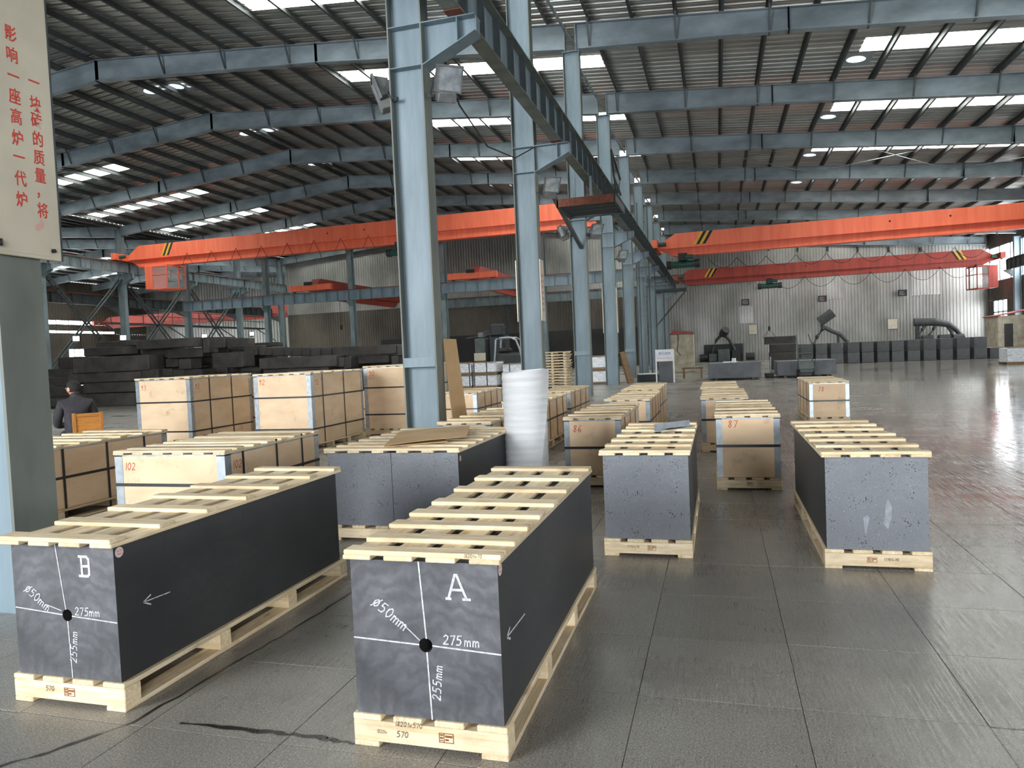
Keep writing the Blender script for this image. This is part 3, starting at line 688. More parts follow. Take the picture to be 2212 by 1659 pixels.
# right row
for k in range(0,10):
    c_ = column('steel_column', 'pale blue wall column of the right wall, %s from the front gate' % rn[k], RX-.36, YC(k)-.35 if k==9 else YC(k), 8.4, depth=.42, brackets=(), stiff=False, group='right wall columns', mat='paint'); MB().prism([(-.21,5.5),(-.21,6.04),(-.85,6.04),(-.85,5.96)], 'y', -.1, .1).build('corbel', M['dark_steel'], c_)
def runway(name, label, x, k0, k1, zb, h, cat='runway beam', step=.78, mat='paint_old', group=None):
    for k in range(k0,k1):
        ya, yb = YC(k)+.012, YC(k+1)-.012
        t = thing(name, label if isinstance(label,str) else label(k), cat, (x,ya,zb), 0, group)
        L = yb-ya
        if (name,zb,h,mat) not in _cc:
            a = (MB().box(-.006,.006,0,L,.02,h-.02).mesh('girder_web', M['paint' if mat == 'paint_grime' else mat]), MB().box(-.12,.12,0,L,0,.02).mesh('flange', M[mat]), MB().box(-.14,.14,0,L,h-.02,h).mesh('flange', M[mat]))
            s = MB(); s.box(-.115,-.006,-.005,.005,.02,h-.02); s.box(.006,.115,-.005,.005,.02,h-.02); s = s.mesh('stiffener', M['dark_steel' if mat == 'paint_grime' else mat])
            e = MB().box(-.12,.12,-.01,.012,-.012,h).mesh('end_plate', M['dark_steel'])
            r = MB().box(-.03,.03,0,L,h,h+.07).mesh('rail', M['rust'])
            q = MB().box(-.12,.12,-.0,.3,-.014,0).mesh('bearing_plate', M['rust'])
            _cc[(name,zb,h,mat)] = (a,s,e,r,q)
        a,s,e,r,q = _cc[(name,zb,h,mat)]
        [place('girder_web' if j == 0 else 'flange', m_, t) for j, m_ in enumerate(a)]; place('rail', r, t)
        n = int(L/step)
        for i in range(1,n): place('stiffener', s, t, loc=(0,L*i/n,0))
        for yy in (.014, L-.014): place('end_plate', e, t, loc=(0,yy,0))
        place('bearing_plate', q, t, 'rust brown bearing plate', loc=(0,.0,0)); place('bearing_plate', q, t, 'rust brown bearing plate', loc=(0,L-.3,0))
runway('runway_beam', lambda k: 'ribbed blue-grey crane beam of the middle row, %s bay from the near end' % rn[k], -3.32, 0, 9, 6.115, .72, mat='paint_grime', group='crane beams of the middle row')
runway('runway_beam', lambda k: 'ribbed grey crane beam of the left row, %s bay from the near end' % rn[k], -39.95, 3, 9, 8.315, .7, group='crane beams of the left row')
runway('runway_beam', lambda k: 'dark lower crane beam outside the left row, %s bay from the near end' % rn[k], -41.75, 3, 9, 6.1, .72, group='lower crane beams outside the left row', mat='dark_steel')
runway('runway_beam', lambda k: 'dark crane beam along the right wall, %s bay from the near end' % rn[k], 20.75, 0, 9, 6.06, .76, group='crane beams along the right wall', mat='dark_steel')
# cross row in the left bay
TY = 44.2
for i in range(1,6):
    x = -3.7-6.64*i
    c_ = column('steel_column', ['','dark column of the cross row behind the tall middle column','grey cross-row column at the dark machine, right of the numbered crate 90','grey cross-row column in front of the sooty wall','grey cross-row column right of the bright floodlight','cross-row column just behind the crane cabin'][i], x, TY, 10.6, depth=.4, fw=.3, stiff=False, mat='paint_old', group='cross-row columns', axis='y')
    MB().prism([(-.2,5.1),(-.62,5.38),(-.62,5.5),(-.2,5.5)], 'x', -.1, .1).build('corbel', M['paint_old'], c_).rotation_euler = (0,0,-math.pi/2)
_cc2 = {}
def cross_runway(label, xa, xb, y, zb, h, mat):
    t = thing('runway_beam', label, 'runway beam', (xa,y,zb), 0, 'crane beams across the left bay'); L = xb-xa
    MB().ibeam((0,0,0),(L,0,0),.26,h,h,.022,.012).build('girder', M[mat], t)
    n = int(L/.74); s = MB(); s.box(-.005,.005,-.125,-.006,.02,h-.02); s.box(-.005,.005,.006,.125,.02,h-.02); s = s.mesh('stiffener', M[mat])
    for i in range(n+1): place('stiffener', s, t, loc=(L*i/n,0,0))
    MB().box(0,L,-.03,.03,h,h+.06).build('rail', M['rust'], t)
wn = ['fifth','fourth','third','second','first']
for i in range(5):
    x1 = -3.7-6.64*(4-i); x0 = x1-6.64
    cross_runway('pale ribbed beam across the left bay, %s span from the middle row' % wn[i], x0+.02, x1-.02, TY-.42, 5.51, .66, 'paint')
cross_runway('dark far beam crossing the left bay in front of the back wall', -24.5, -4.6, 58.5, 5.6, .75, 'paint_old')
for x in (-24.3,-17,-10,-4.8):
    column('steel_column', 'dark slim post under the far cross beam near x %d' % x if False else {-24.3:'dark post at the outer end of the far cross beam',-17:'dark post second from the outer end of the far cross beam',-10:'dark post third from the outer end of the far cross beam',-4.8:'dark post of the far cross beam next to the middle row'}[x], x, 58.5, 5.59, depth=.3, fw=.25, stiff=False, mat='dark_steel', group='posts under the far cross beam')
# ---- bridge cranes
def crane(name, label, x0, x1, y, zb, dep, mat, rz=0, hoist=None, cab=None, stripes=(), holes=(), festoon=None, group='orange bridge cranes', rail=6.905, ends=(1,1), tap=(1.2,.75)):
    xc = (x0+x1)/2; t = thing(name, label, 'bridge crane', (xc,y,zb), rz, group); a, b = x0-xc, x1-xc
    zm = dep*.42; bw = .34
    pts = [(a,zm+.02),(a+tap[0],dep),(b-tap[0],dep),(b,zm+.02),(b-.1,zm-.05),(a+.1,zm-.05)]
    MB().prism(pts, 'y', -bw, bw).build('box_girder', M[mat], t)
    # track beam under the box: narrow web, wide bottom flange
    MB().prism([(a+.15,zm-.05),(a+tap[1]+.35,.03),(b-tap[1]-.35,.03),(b-.15,zm-.05)], 'y', -.14, .14).build('track_web', M[mat], t)
    mb = MB(); q = [(-bw,dep*.16),(-.24,.045),(.24,.045),(bw,dep*.16)]
    mb.box(a+tap[1]+.3,b-tap[1]-.3,-.26,.26,0,.05); mb.build('bottom_flange', M[mat], t)
    for s in (-1,1): MB().box(a+.2,b-.2,s*bw-.03,s*bw+.03,zm-.09,zm-.04).build('edge_angle', M[mat], t)
    # seams of the web plates
    n = int((b-a)/1.5); sm = MB()
    for i in range(1,n): xx = a+(b-a)*i/n; sm.box(xx-.008,xx+.008,-bw-.006,bw+.006,zm,dep-.01)
    sm.build('web_seams', M[mat], t, kind='stuff')
    for (sx,dr) in stripes:
        s0 = sx-xc
        for i,c in enumerate(('yellow','black','yellow','black')):
            w = .17; u = s0+i*w*dr; zz0, zz1 = zm+.03, dep-.0; sh = .42*dr
            MB().add([(u,-bw-.008,zz0),(u+w*dr,-bw-.008,zz0),(u+w*dr+sh,-bw-.008,zz1),(u+sh,-bw-.008,zz1)], [(0,1,2,3)])
            m2 = MB(); m2.add([(u,-bw-.008,zz0),(u+w*dr,-bw-.008,zz0),(u+w*dr+sh,-bw-.008,zz1),(u+sh,-bw-.008,zz1)], [(0,1,2,3)]); m2.build('hazard_stripe', M[c], t, label=('yellow' if c=='yellow' else 'black')+' slanted stripe')
    for hx in holes:
        MB().cyl((hx-xc,-bw-.012,dep*.72),(hx-xc,-bw+.01,dep*.72),.05,12).build('bolt_hole', M['bore'], t)
    for s,xx in ((0,a),(1,b)):
        if not ends[s]: continue
        e = MB(); sg = -1 if s==0 else 1; xx -= sg*.12
        e.cbox(xx-.17,xx+.17,-1.55,1.55,zm-.16,zm+.3,.02); eo = e.build('end_carriage', M[mat], t)
        for yy in (-1.25,1.25): MB().cyl((xx-.05,yy,rail-zb+.161),(xx+.05,yy,rail-zb+.161),.16,14).build('wheel', M['dark_steel'], eo)
        MB().cyl((xx-sg*.2,-1.1,zm+.06),(xx-sg*.62,-1.1,zm+.06),.12,10).build('travel_motor', M['green'], eo)
    if hoist is not None:
        hx = hoist-xc; ho = MB(); ho.cbox(hx-.25,hx+.25,-.33,.33,-.28,.14,.02); ho = ho.build('hoist_trolley', M['machine'], t)
        MB().cyl((hx-.75,0,-.48),(hx+.75,0,-.48),.2,16).build('hoist_drum', M['green'], ho); 
        for sx in (-.8,.8): MB().cyl((hx+sx-.14,0,-.48),(hx+sx+.14,0,-.48),.24,14).build('hoist_motor', M['machine'], ho)
        MB().cyl((hx+.15,-.25,-.1),(hx+.6,-.25,-.1),.13,12).build('trolley_motor', M['green'], ho)
    if festoon:
        f0,f1,n,dr = festoon; fo = MB(); step = (f1-f0)/n
        for i in range(n):
            xa = f0+step*i-xc; pp = []
            for j in range(9):
                u = j/8; pp.append((xa+step*u,-.5,.08-dr*4*u*(1-u)))
            fo.tube(pp, .018, 5)
        fo.build('festoon_cable', M['black'], t)
        fm = MB()
        for i in range(n+1): fm.box(f0+step*i-xc-.04,f0+step*i-xc+.04,-.54,-.26,.0,.12)
        fm.build('festoon_clips', M['dark_steel'], t, kind='stuff')
    if cab:
        cx, zc0, zc1, flip, wd = cab; cx -= xc; zc0 -= zb; zc1 -= zb
        c = MB(); g = flip
        # solid half of the cabin and its floor
        c.cbox(min(cx,cx+g*.62),max(cx,cx+g*.62),-.6,.75,zc0,zc1,.02)
        co = c.build('cabin_panel', M[mat], t)
        mb = MB(); x2, x3 = cx+g*.62, cx+g*wd
        for (px,py) in ((x2,-.6),(x3-g*.35,-.6),(x3,.1),(x3,.75),(x2,.75)): mb.box(px-.03,px+.03,py-.03,py+.03,zc0,zc1)
        for z in (zc0,zc1-.05,zc0+(zc1-zc0)*.62):
            mb.bar((x2,-.6,z),(x3-g*.35,-.6,z),.06,.06); mb.bar((x3-g*.35,-.6,z),(x3,.1,z),.06,.06); mb.bar((x3,.1,z),(x3,.75,z),.06,.06)
        mb.build('cabin_frame', M[mat], t)
        MB().prism([(x2,-.6),(x3-g*.35,-.6),(x3,.1),(x3,.75),(x2,.75)], 'z', zc0-.06, zc0).build('cabin_floor', M[mat], t)
        MB().prism([(x2,-.6),(x3-g*.35,-.6),(x3,.1),(x3,.75),(x2,.75)], 'z', zc1, zc1+.04).build('cabin_roof', M[mat], t)
        for p,q in (((x2,-.6),(x3-g*.35,-.6)),((x3-g*.35,-.6),(x3,.1)),((x3,.1),(x3,.75))):
            mb = MB(); mb.bar((p[0],p[1],(zc0+zc1)/2),(q[0],q[1],(zc0+zc1)/2),.008,zc1-zc0); mb.build('cabin_window', M['glass'], t)
        mb = MB(); [mb.box(cx+g*u-.03,cx+g*u+.03,v-.03,v+.03,zc1,.02) for u in (.2,.9) for v in (-.2,.3)]; mb.build('cabin_hanger', M[mat], t)
    return t
crane('bridge_crane', 'long bright orange bridge crane of the left bay with hazard stripes and hanging cabin', -39.95, -5.75, 42.2, 8.62, 1.5, 'orange', hoist=-19.0, cab=(-38.1,7.0,8.6,1,2.2), stripes=((-36.9,1),), holes=(-23.9,-21.3), ends=(1,1), rail=9.085)
# wire hangers of the left crane power line
# (zigzag of thin ropes along its near side)
crane('bridge_crane', 'bright orange bridge crane of the right bay, nearer of its two cranes', -3.32, 20.75, 42.6, 6.62, 1.27, 'orange', rz=math.radians(-1.6), hoist=-1.75, stripes=((-1.15,1),), holes=(8.9,11.7), festoon=(-1.0,20,0,.6) if False else None)
far_crane = crane('bridge_crane', 'duller red bridge crane of the right bay in front of the ribbed back wall', -3.32, 20.75, 63.6, 6.62, 1.27, 'orange_old', hoist=4.3, cab=(20.6,4.9,6.6,-1,1.75), stripes=((-.9,1),(18.6,-1)), holes=(7.1,), festoon=(4.5,19.2,6,.9))
def zig():
    t = MB(); x = -34.6
    while x < -19.6:
        t.tube([(x-.42,41.7,8.5),(x,41.72,9.3),(x+.42,41.7,8.5)], .017, 5); x += 1.95
    return t
tag(zig().build('power_line_ropes', M['black']), 'thin black zigzag ropes along the near face of the big orange crane', 'rope')
# cable loops above the far crane, hung under the roof
fo = MB(); n = 9
for i in range(n):
    x0 = -.5+2.25*i; fo.tube([(x0+2.25*u/8,62.3,8.6-.09*(x0+2.25*u/8)*.35-3.6*(u/8)*(1-u/8)*.9) for u in range(9)], .022, 5)
tag(fo.build('cable_loops', M['black']), 'row of sagging black cable loops under the roof above the far red crane', 'cable')
# cross-bay cranes seen end on
def cross_crane(label, xa, xb, ztop, yl, mat, dz):
    t = thing('bridge_crane', label, 'bridge crane', ((xa+xb)/2,TY-.42,6.24), 0, 'orange bridge cranes'); w = (xb-xa)/2
    e = MB().cbox(-w,w,-.16,.16,.08,.48,.02).build('end_carriage', M[mat], t)
    for s in (-1,1): MB().cyl((s*w*.8,-.06,.14),(s*w*.8,.06,.14),.14,12).build('wheel', M['dark_steel'], e)
    MB().cyl((-.3,-.3,.55),(.25,-.3,.55),.12,10).build('travel_motor', M['machine'], t)
    MB().prism([(.1,.3),(.8,.95),(yl-.8,.95),(yl,.3),(yl-.2,.05),(.9,-.35),(yl-.9,-.35)][:5]+[(.2,.05)], 'x', -.3, .3).build('box_girder', M['orange_old'], t)
    MB().prism([(.3,.05),(.9,-.4),(yl-.9,-.4),(yl-.3,.05)], 'x', -.12, .12).build('track_web', M['orange_old'], t)
    return t
cross_a = cross_crane('orange end carriage and girder of a cross-bay crane over the black block pile', -28.1, -24.85, 6.9, 14.0, 'orange', 0)
cross_crane('orange end carriage and girder of a cross-bay crane between the two tall columns', -16.5, -13.2, 6.9, 14.0, 'orange', 0)
crane('bridge_crane', 'faded orange bridge crane in the far left bay beyond the column row', -69.6, -42.3, 69, 6.5, 1.3, 'orange_old', group='orange bridge cranes')
# right runway of the left bay crane, on long brackets behind the columns
t = thing('runway_beam', 'short grey beam carrying the right end of the big orange crane', 'runway beam', (-5.75,35.8,8.1))
MB().ibeam((0,0,0),(0,13,0),.24,.7,.7).build('girder', M['paint_old'], t)
for k in (5,6,7):
    MB().box(-.12,1.37,YC(k)-35.8-.08,YC(k)-35.8+.08,-.3,0).build('bracket', M['paint_old'], t)
# lattice bracing of the left row
def brace(label, ya, yb, z0, z1, x):
    t = thing('lattice_brace', label, 'brace', (x,ya,z0), 0, 'lattice braces of the left row')
    for s in (0,1):
        p = (0,0,0) if s == 0 else (0,0,z1-z0); q = (0,yb-ya,z1-z0) if s == 0 else (0,yb-ya,0)
        for dx in (-.16,.16):
            MB().bar((dx+.02*s,p[1],p[2]),(dx+.02*s,q[1],q[2]),.09,.09,(1,0,0)).build('brace_bar', M['dark_steel'], t)
        mb = MB()
        for i in range(1,12):
            u = i/12; c = Vector(p)*(1-u)+Vector(q)*u; mb.bar((-.16,c.y,c.z),(.16,c.y,c.z),.05,.05)
        mb.build('lacing', M['dark_steel'], t, kind='stuff')
for k,l in ((5,'crossed lattice brace left of the orange crane end'),(6,'crossed lattice brace below the crane cabin'),(7,'crossed lattice brace right of the crane cabin'),(4,'crossed lattice brace behind the slogan board')):
    brace(l, YC(k)+.16, YC(k+1)-.16, 1.6, 7.9, -40.6)
# gangway along the lower left beam
t = thing('gangway', 'dark steel gangway with handrail outside the left column row', 'gangway', (-42.6,42.5,5.0))
MB().box(-.45,.45,0,18.9,-.12,0).build('deck', M['dark_steel'], t)
for i in range(13):
    MB().box(.4,.44,i*1.55,i*1.55+.04,0,1.05).build('rail_post', M['dark_steel'], t)
for z in (.55,1.03): MB().box(.4,.44,0,18.9,z,z+.04).build('handrail', M['dark_steel'], t)
for yy in (.3,6.6,13.0,18.5): MB().bar((-.35,yy,-.12),(1.6,yy,-1.3),.08,.08).build('gangway_strut', M['dark_steel'], t)
# platform at the fourth column
t = thing('access_platform', 'dark steel access platform hung beside the middle columns under the crane beam', 'platform', (-3.3,19.5,5.42))
for i in range(4): MB().box(-.78,.74,.02+i*.46,.44+i*.46,0,.05).build('deck_plank', M['machine'], t)
for yy in (0,1.84): MB().box(-.8,.78,yy,yy+.05,-.06,.16).build('deck_beam', M['rust'] if yy == 0 else M['dark_steel'], t)
for xx in (-.82,.76): MB().box(xx,xx+.06,0,1.88,-.06,.14).build('deck_side', M['dark_steel'], t)
MB().bar((-1.0,-.3,.55),(-.72,3.1,-.75),.1,.1).build('platform_brace', M['dark_steel'], t)
for xx in (-.35,.1): MB().box(xx,xx+.06,.1,.16,.05,.72).build('hanger', M['paint_old'], t)
MB().bar((.72,1.0,.1),(.72,.1,1.35),.05,.05).build('handrail', M['dark_steel'], t); MB().bar((.72,.1,1.35),(.72,1.9,.95),.05,.05).build('handrail', M['dark_steel'], t); MB().bar((.72,.4,.75),(.72,1.9,.5),.04,.04).build('handrail', M['dark_steel'], t)
c = MB(); c.tube([(-3.62,9.8,5.7),(-3.68,10.6,5.25),(-3.75,12.2,5.05),(-3.8,14.2,5.35),(-3.84,16.05,6.05)], .014, 5)
tag(c.build('sagging_cable', M['black']), 'black cable sagging between the tall middle column and the next one', 'cable')
# ladders and landing at the far columns
def ladder(label, x, y, z0, z1, w=.42, lean=0):
    t = thing('ladder', label, 'ladder', (x,y,z0))
    for s in (0,1): MB().bar((s*w,0,0),(s*w,lean,z1-z0),.05,.07,(1,0,0)).build('ladder_rail', M['dark_steel'], t)
    me = MB().box(0,w,-.015,.015,-.015,.015).mesh('rung', M['paint_old'])
    n = int((z1-z0)/.42)
    for i in range(1,n): place('rung', me, t, loc=(0,lean*i/n,.42*i))
ladder('first tall ladder up the middle row, beside the slim white-edged column', -4.12, YC(6)-.8, 0, 9.6, .55)
ladder('second tall ladder farther back, below the railed landing', -3.75, YC(7)-.8, 0, 5.2, .5)
t = thing('landing', 'railed dark landing with a diagonal strut at the far columns', 'platform', (-3.8,YC(7)-.6,5.2))
MB().box(0,2.0,0,1.4,-.12,.02).build('deck', M['dark_steel'], t)
for xx in (0,.65,1.3,1.95): MB().box(xx,xx+.04,0,.04,0,.86).build('rail_post', M['dark_steel'], t)
for z in (.42,.82): MB().box(0,2,0,.04,z,z+.04).build('handrail', M['dark_steel'], t)
MB().bar((2.0,.05,-.1),(-.02,.05,-2.4),.09,.09).build('strut', M['dark_steel'], t)
# floodlights on the columns
def flood(label, loc, rz, tilt, s=1., mirror=1, lit=False):
    t = thing('floodlight', label, 'floodlight', loc, rz, 'floodlights on the columns')
    t.rotation_euler = (tilt, 0, rz); t.scale = (s,s,s)
    # reflector shell: wedge opening towards -y
    mb = MB(); P = [(-.22,-.05,-.2),(.22,-.05,-.2),(.22,-.05,.2),(-.22,-.05,.2)]; Q = [(-.14,.16,-.12),(.14,.16,-.12),(.16,.2,.1),(-.16,.2,.1)]
    mb.add(P+Q, [(4,5,6,7),(0,1,5,4),(1,2,6,5),(2,3,7,6),(3,0,4,7)]); mb.build('reflector', M['lampmetal'], t)
    mb = MB(); [mb.box(*b) for b in ((-.25,.25,-.085,-.04,-.23,-.2),(-.25,.25,-.085,-.04,.2,.23),(-.25,-.22,-.085,-.04,-.2,.2),(.22,.25,-.085,-.04,-.2,.2))]; mb.build('rim', M['lampmetal'], t)
    MB().box(-.22,.22,-.06,-.05,-.2,.2).build('glass', M['lamp_on'] if lit else M['lens'], t)
    MB().cbox(-.17,.17,-.1,.1,-.4,-.24,.01).build('ballast_box', M['lampmetal'], t)
    mb = MB(); mb.bar((-.26,0,0),(-.26,.1,-.32),.03,.012); mb.bar((.26,0,0),(.26,.1,-.32),.03,.012); mb.bar((-.26,.1,-.32),(.26,.1,-.32),.03,.012); mb.build('yoke', M['dark_steel'], t)
    mb = MB(); mb.bar((0,.08,-.3),(-.3*mirror,.2,-.34),.05,.05); mb.build('arm', M['dark_steel'], t)
    return t
flood('floodlight with shining glass on the right of the tall middle column', (CX+.62,YC(1)-.12,5.28), math.radians(38), math.radians(28), .78, 1)
flood('floodlight seen edge on at the left of the tall middle column', (CX-.46,YC(1)-.05,5.3), math.radians(-62), math.radians(20), .78, -1)
flood('floodlight on the right of the column behind the foam roll', (CX+.62,YC(2)-.12,5.2), math.radians(38), math.radians(28), .78, 1)
flood('floodlight at the right of the platform column', (CX+.6,YC(3)-.12,5.2), math.radians(38), math.radians(28), .78, 1)
flood('floodlight at the left of the platform column', (CX-.5,YC(3)-.05,5.25), math.radians(-62), math.radians(20), .78, -1)
flood('floodlight on the column with the leaning timber', (CX+.6,YC(4)-.12,5.2), math.radians(38), math.radians(28), .78, 1)
for i,(y,z,l) in enumerate(((37.7,3.7,'lit floodlight beyond the left column row, leftmost of four'),(41.6,3.8,'lit floodlight beside the first left-row column'),(50.0,4.0,'lit floodlight left of the two cross-row posts'),(56.3,4.3,'lit floodlight next to the crossed braces near the cream wall'))):
    flood(l, (-40.3,y,z), math.radians(50), math.radians(25), .8, 1, True)
def wall_lamp(label, x, y, z):
    t = thing('wall_lamp', label, 'wall lamp', (x,y,z), 0, 'lamps on the back wall')
    mb = MB(); [mb.box(*b) for b in ((-.32,.32,-.3,0,-.26,-.2),(-.32,.32,-.3,0,.2,.26),(-.32,-.26,-.3,0,-.2,.2),(.26,.32,-.3,0,-.2,.2))]; mb.build('housing', M['black'], t)
    MB().box(-.26,.26,-.12,-.1,-.2,.2).build('glass', M['lens'], t); MB().box(-.05,.05,0,.39,-.05,.05).build('arm', M['black'], t)
wall_lamp('small black-framed lamp on the ribbed back wall, left of three', 2.5, YB-.4, 5.15)
wall_lamp('small black-framed lamp on the ribbed back wall, middle of three', 8.85, YB-.4, 5.05)
wall_lamp('small black-framed lamp on the ribbed back wall, right of three', 15.1, YB-.4, 5.15)
for i in range(7):
    c = MB().box(-.06,.06,-.1,.19,-.2,.2).build('purlin_shoe', M['black']); c.location = (2.2+2.4*i, YB-.2, zr(2.2+2.4*i)-1.25); tag(c, 'small black fixing block high on the ribbed back wall, %s from the ladders' % rn[i], 'fixing', 'fixing blocks on the back wall')
for (x,z,l,w,h) in ((3.1,2.7,'pale notice board on the back wall above the dark machines',.7,.85),(14.4,2.6,'square pale panel on the back wall right of the duct',.75,.85)):
    t = thing('notice_board', l, 'notice board', (x,YB-.08,z)); MB().box(-w/2,w/2,-.02,.02,-h/2,h/2).build('panel', M['board_cream'], t)
    mb = MB(); [mb.box(*b) for b in ((-w/2-.03,w/2+.03,-.03,.03,h/2,h/2+.03),(-w/2-.03,w/2+.03,-.03,.03,-h/2-.03,-h/2),(-w/2-.03,-w/2,-.03,.03,-h/2,h/2),(w/2,w/2+.03,-.03,.03,-h/2,h/2))]; mb.build('frame', M['dark_steel'], t)
# ================================================================ GOODS: pallets, carbon blocks, crates
def pallet(name, label, xc, y0, w, L, ncross=4, slats=4, stamp=None, digits=None, h=.12, sw=.112, old=False, group='pallets under the carbon blocks', cat='pallet', z=0., stamp2=False):
    t = thing(name, label, cat, (xc,y0,z), 0, group); m = M['wood_old'] if old else M['wood']
    pallet_parts(t, w, L, ncross, slats, stamp, digits, h, sw, m, stamp2); return t
def pallet_parts(t, w, L, ncross, slats, stamp, digits, h=.12, sw=.112, m=None, stamp2=False):
    m = m or M['wood']
    for s in (-1,1): board('runner', t, (L,.1,.02), (s*(w/2-.05),L/2,.01), m, math.pi/2)
    for i in range(ncross):
        y = .045+(L-.09)*i/(ncross-1); board('crossbeam', t, (w,.088,h-.043), (0,y,.02+(h-.043)/2), m)
    for i in range(slats):
        x = -w/2+sw/2+(w-sw)*i/(slats-1); board('slat', t, (L,sw,.022), (x,L/2,h-.011), m, math.pi/2)
    if stamp is not None:
        mb = MB(); y = -.0012; x0, z0 = stamp, .045
        mb.box(x0,x0+.055,y,y+.001,z0,z0+.002); mb.box(x0,x0+.055,y,y+.001,z0+.033,z0+.035); mb.box(x0,x0+.002,y,y+.001,z0,z0+.035); mb.box(x0+.053,x0+.055,y,y+.001,z0,z0+.035); mb.box(x0+.018,x0+.02,y,y+.001,z0,z0+.035)
        for q in ((.005,.015,.006,.009),(.005,.015,.014,.02),(.005,.015,.025,.03),(.024,.05,.02,.027),(.024,.036,.008,.014)): mb.box(x0+q[0],x0+q[1],y,y+.001,z0+q[2],z0+q[3])
        mb.build('timber_stamp', M['brown_ink'], t)
    if digits:
        for (txt,x,z,hh) in digits:
            hand_part('pencil_figures', hand(txt,x,z,hh,0,.15), hh*.1, -.0014, M['ink'], t)
def lid(label, xc, y0, w, L, z, ys, slats=4, group='slatted top frames', digits=None, sw=.112, bw=.085, jit=.006):
    t = thing('top_frame', label, 'pallet', (xc,y0,z), 0, group); lid_parts(t, w, L, ys, slats, sw, bw, jit)
    if digits:
        for (txt,x,zz,hh) in digits: hand_part('pencil_figures', hand(txt,x,zz,hh,0,.15), hh*.1, -.0025, M['ink'], t)
    return t
LS, LB = .017, .019
def lid_parts(t, w, L, ys, slats=4, sw=.112, bw=.085, jit=.006, z=0., over=0., bn='board'):
    for i in range(slats):
        x = -w/2+sw/2+(w-sw)*i/(slats-1); board('slat', t, (L,sw,LS), (x,L/2,z+LS/2), M['wood'], math.pi/2)
    for i,y in enumerate(ys):
        wd = bw+random.choice((-.012,0,0,.01)); jx = random.uniform(-jit,jit)
        board('board', t, (w+2*over,wd,LB), (jx, min(max(y,wd/2),L-wd/2), z+LS+LB/2), M['wood'], random.uniform(-.006,.006) if 0 < i < len(ys)-1 else 0)
# block with a drilled bore
def block(label, xc, y0, w, L, z0, z1, mats, bore=None, group='carbon blocks on pallets'):
    t = thing('carbon_block', label, 'block', (xc,y0,z0), 0, group); h = z1-z0
    mb = MB(); a = w/2
    mb.cur = 0
    if bore:
        inner = plate_hole(mb, .026, -a, a, 0, h, 0, bore[0], bore[1], 36)
        mb.cur = 2; m = len(inner)
        mb.add([(p[0],0,p[1]) for p in inner]+[(p[0],.7,p[1]) for p in inner], [(i,(i+1)%m,m+(i+1)%m,m+i) for i in range(m)]+[tuple(range(m,2*m))])
    else: mb.add([(-a,0,0),(a,0,0),(a,0,h),(-a,0,h)], [(0,1,2,3)])
    mb.cur = 1
    mb.add([(-a,0,0),(a,0,0),(a,L,0),(-a,L,0),(-a,0,h),(a,0,h),(a,L,h),(-a,L,h)], [(0,3,2,1),(4,5,6,7),(1,2,6,5),(2,3,7,6),(3,0,4,7)])
    mb.build('carbon_body', mats, t)
    return t
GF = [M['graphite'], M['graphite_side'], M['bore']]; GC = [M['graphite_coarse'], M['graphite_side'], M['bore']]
def sticker(t, x, y, z, sc=1.):
    # round pass label on a right-hand side face (normal +x)
    mb = MB(); n = 28; r = .022*sc
    mb.add([(x+.0012, y+r*math.cos(2*math.pi*i/n), z+r*math.sin(2*math.pi*i/n)) for i in range(n)], [tuple(range(n))])
    mb.build('round_sticker', M['sticker'], t, label='pale pink round inspection sticker')
    for txt,dz,sz in (('QC-03',.006,.0105),('PASS',-.008,.0105)):
        place('sticker_print', text_mesh(txt, sz*sc, M['stick_ink'], .0002), t, loc=(x+.0018,y,z+dz*sc), rot=(math.pi/2,0,math.pi/2))
# --- A
xA, yA = -1.033, 2.34
pallet('pallet', 'pine pallet under the carbon block chalked A', xA, yA-.012, .592, 1.9, 4, 4, .04, (('18201x570',-.13,.088,.018),('1820x',-.205,.055,.013),('570',-.125,.048,.022)), stamp2=True)
tA = block('smooth dark carbon block chalked with a big A and drilled centre', xA, yA, .564, 1.88, .12, .69, GF, (.001,.268))
lid('slatted pine frame on top of the block chalked A', xA-.006, yA-.012, .6, 1.9, .69, [0,.22,.44,.65,.89,1.21,1.54,1.9], digits=(('18201x70',.17,.024,.013),))
def chalk(t, x0, polys, w, name='chalk_mark'): hand_part(name, [[(p[0]-x0[0],p[1]-x0[1]) for p in L] for L in polys], w, -.0012, M['chalk'], t)
chalk(tA, (xA,.12), [[(-1.045,.688),(-1.028,.414)],[(-1.028,.362),(-1.02,.12)]], .0055); chalk(tA, (xA,.12), [[(-1.313,.4),(-1.058,.389)],[(-1.005,.388),(-.752,.374)]], .0055)
chalk(tA, (xA,.12), hand('A',-.945,.562,.085,0,0), .009); chalk(tA, (xA,.12), hand('275',-.965,.397,.034)+hand('mm',-.885,.395,.034,0,.1,.9), .0045)
chalk(tA, (xA,.12), hand('o50mm',-1.238,.525,.04,math.radians(-36),.1,.75), .0045); chalk(tA, (xA,.12), [[(-1.128,.471),(-1.054,.405)]], .0035)
chalk(tA, (xA,.12), hand('255mm',-.985,.19,.032,math.radians(84),.1,.8), .0042)
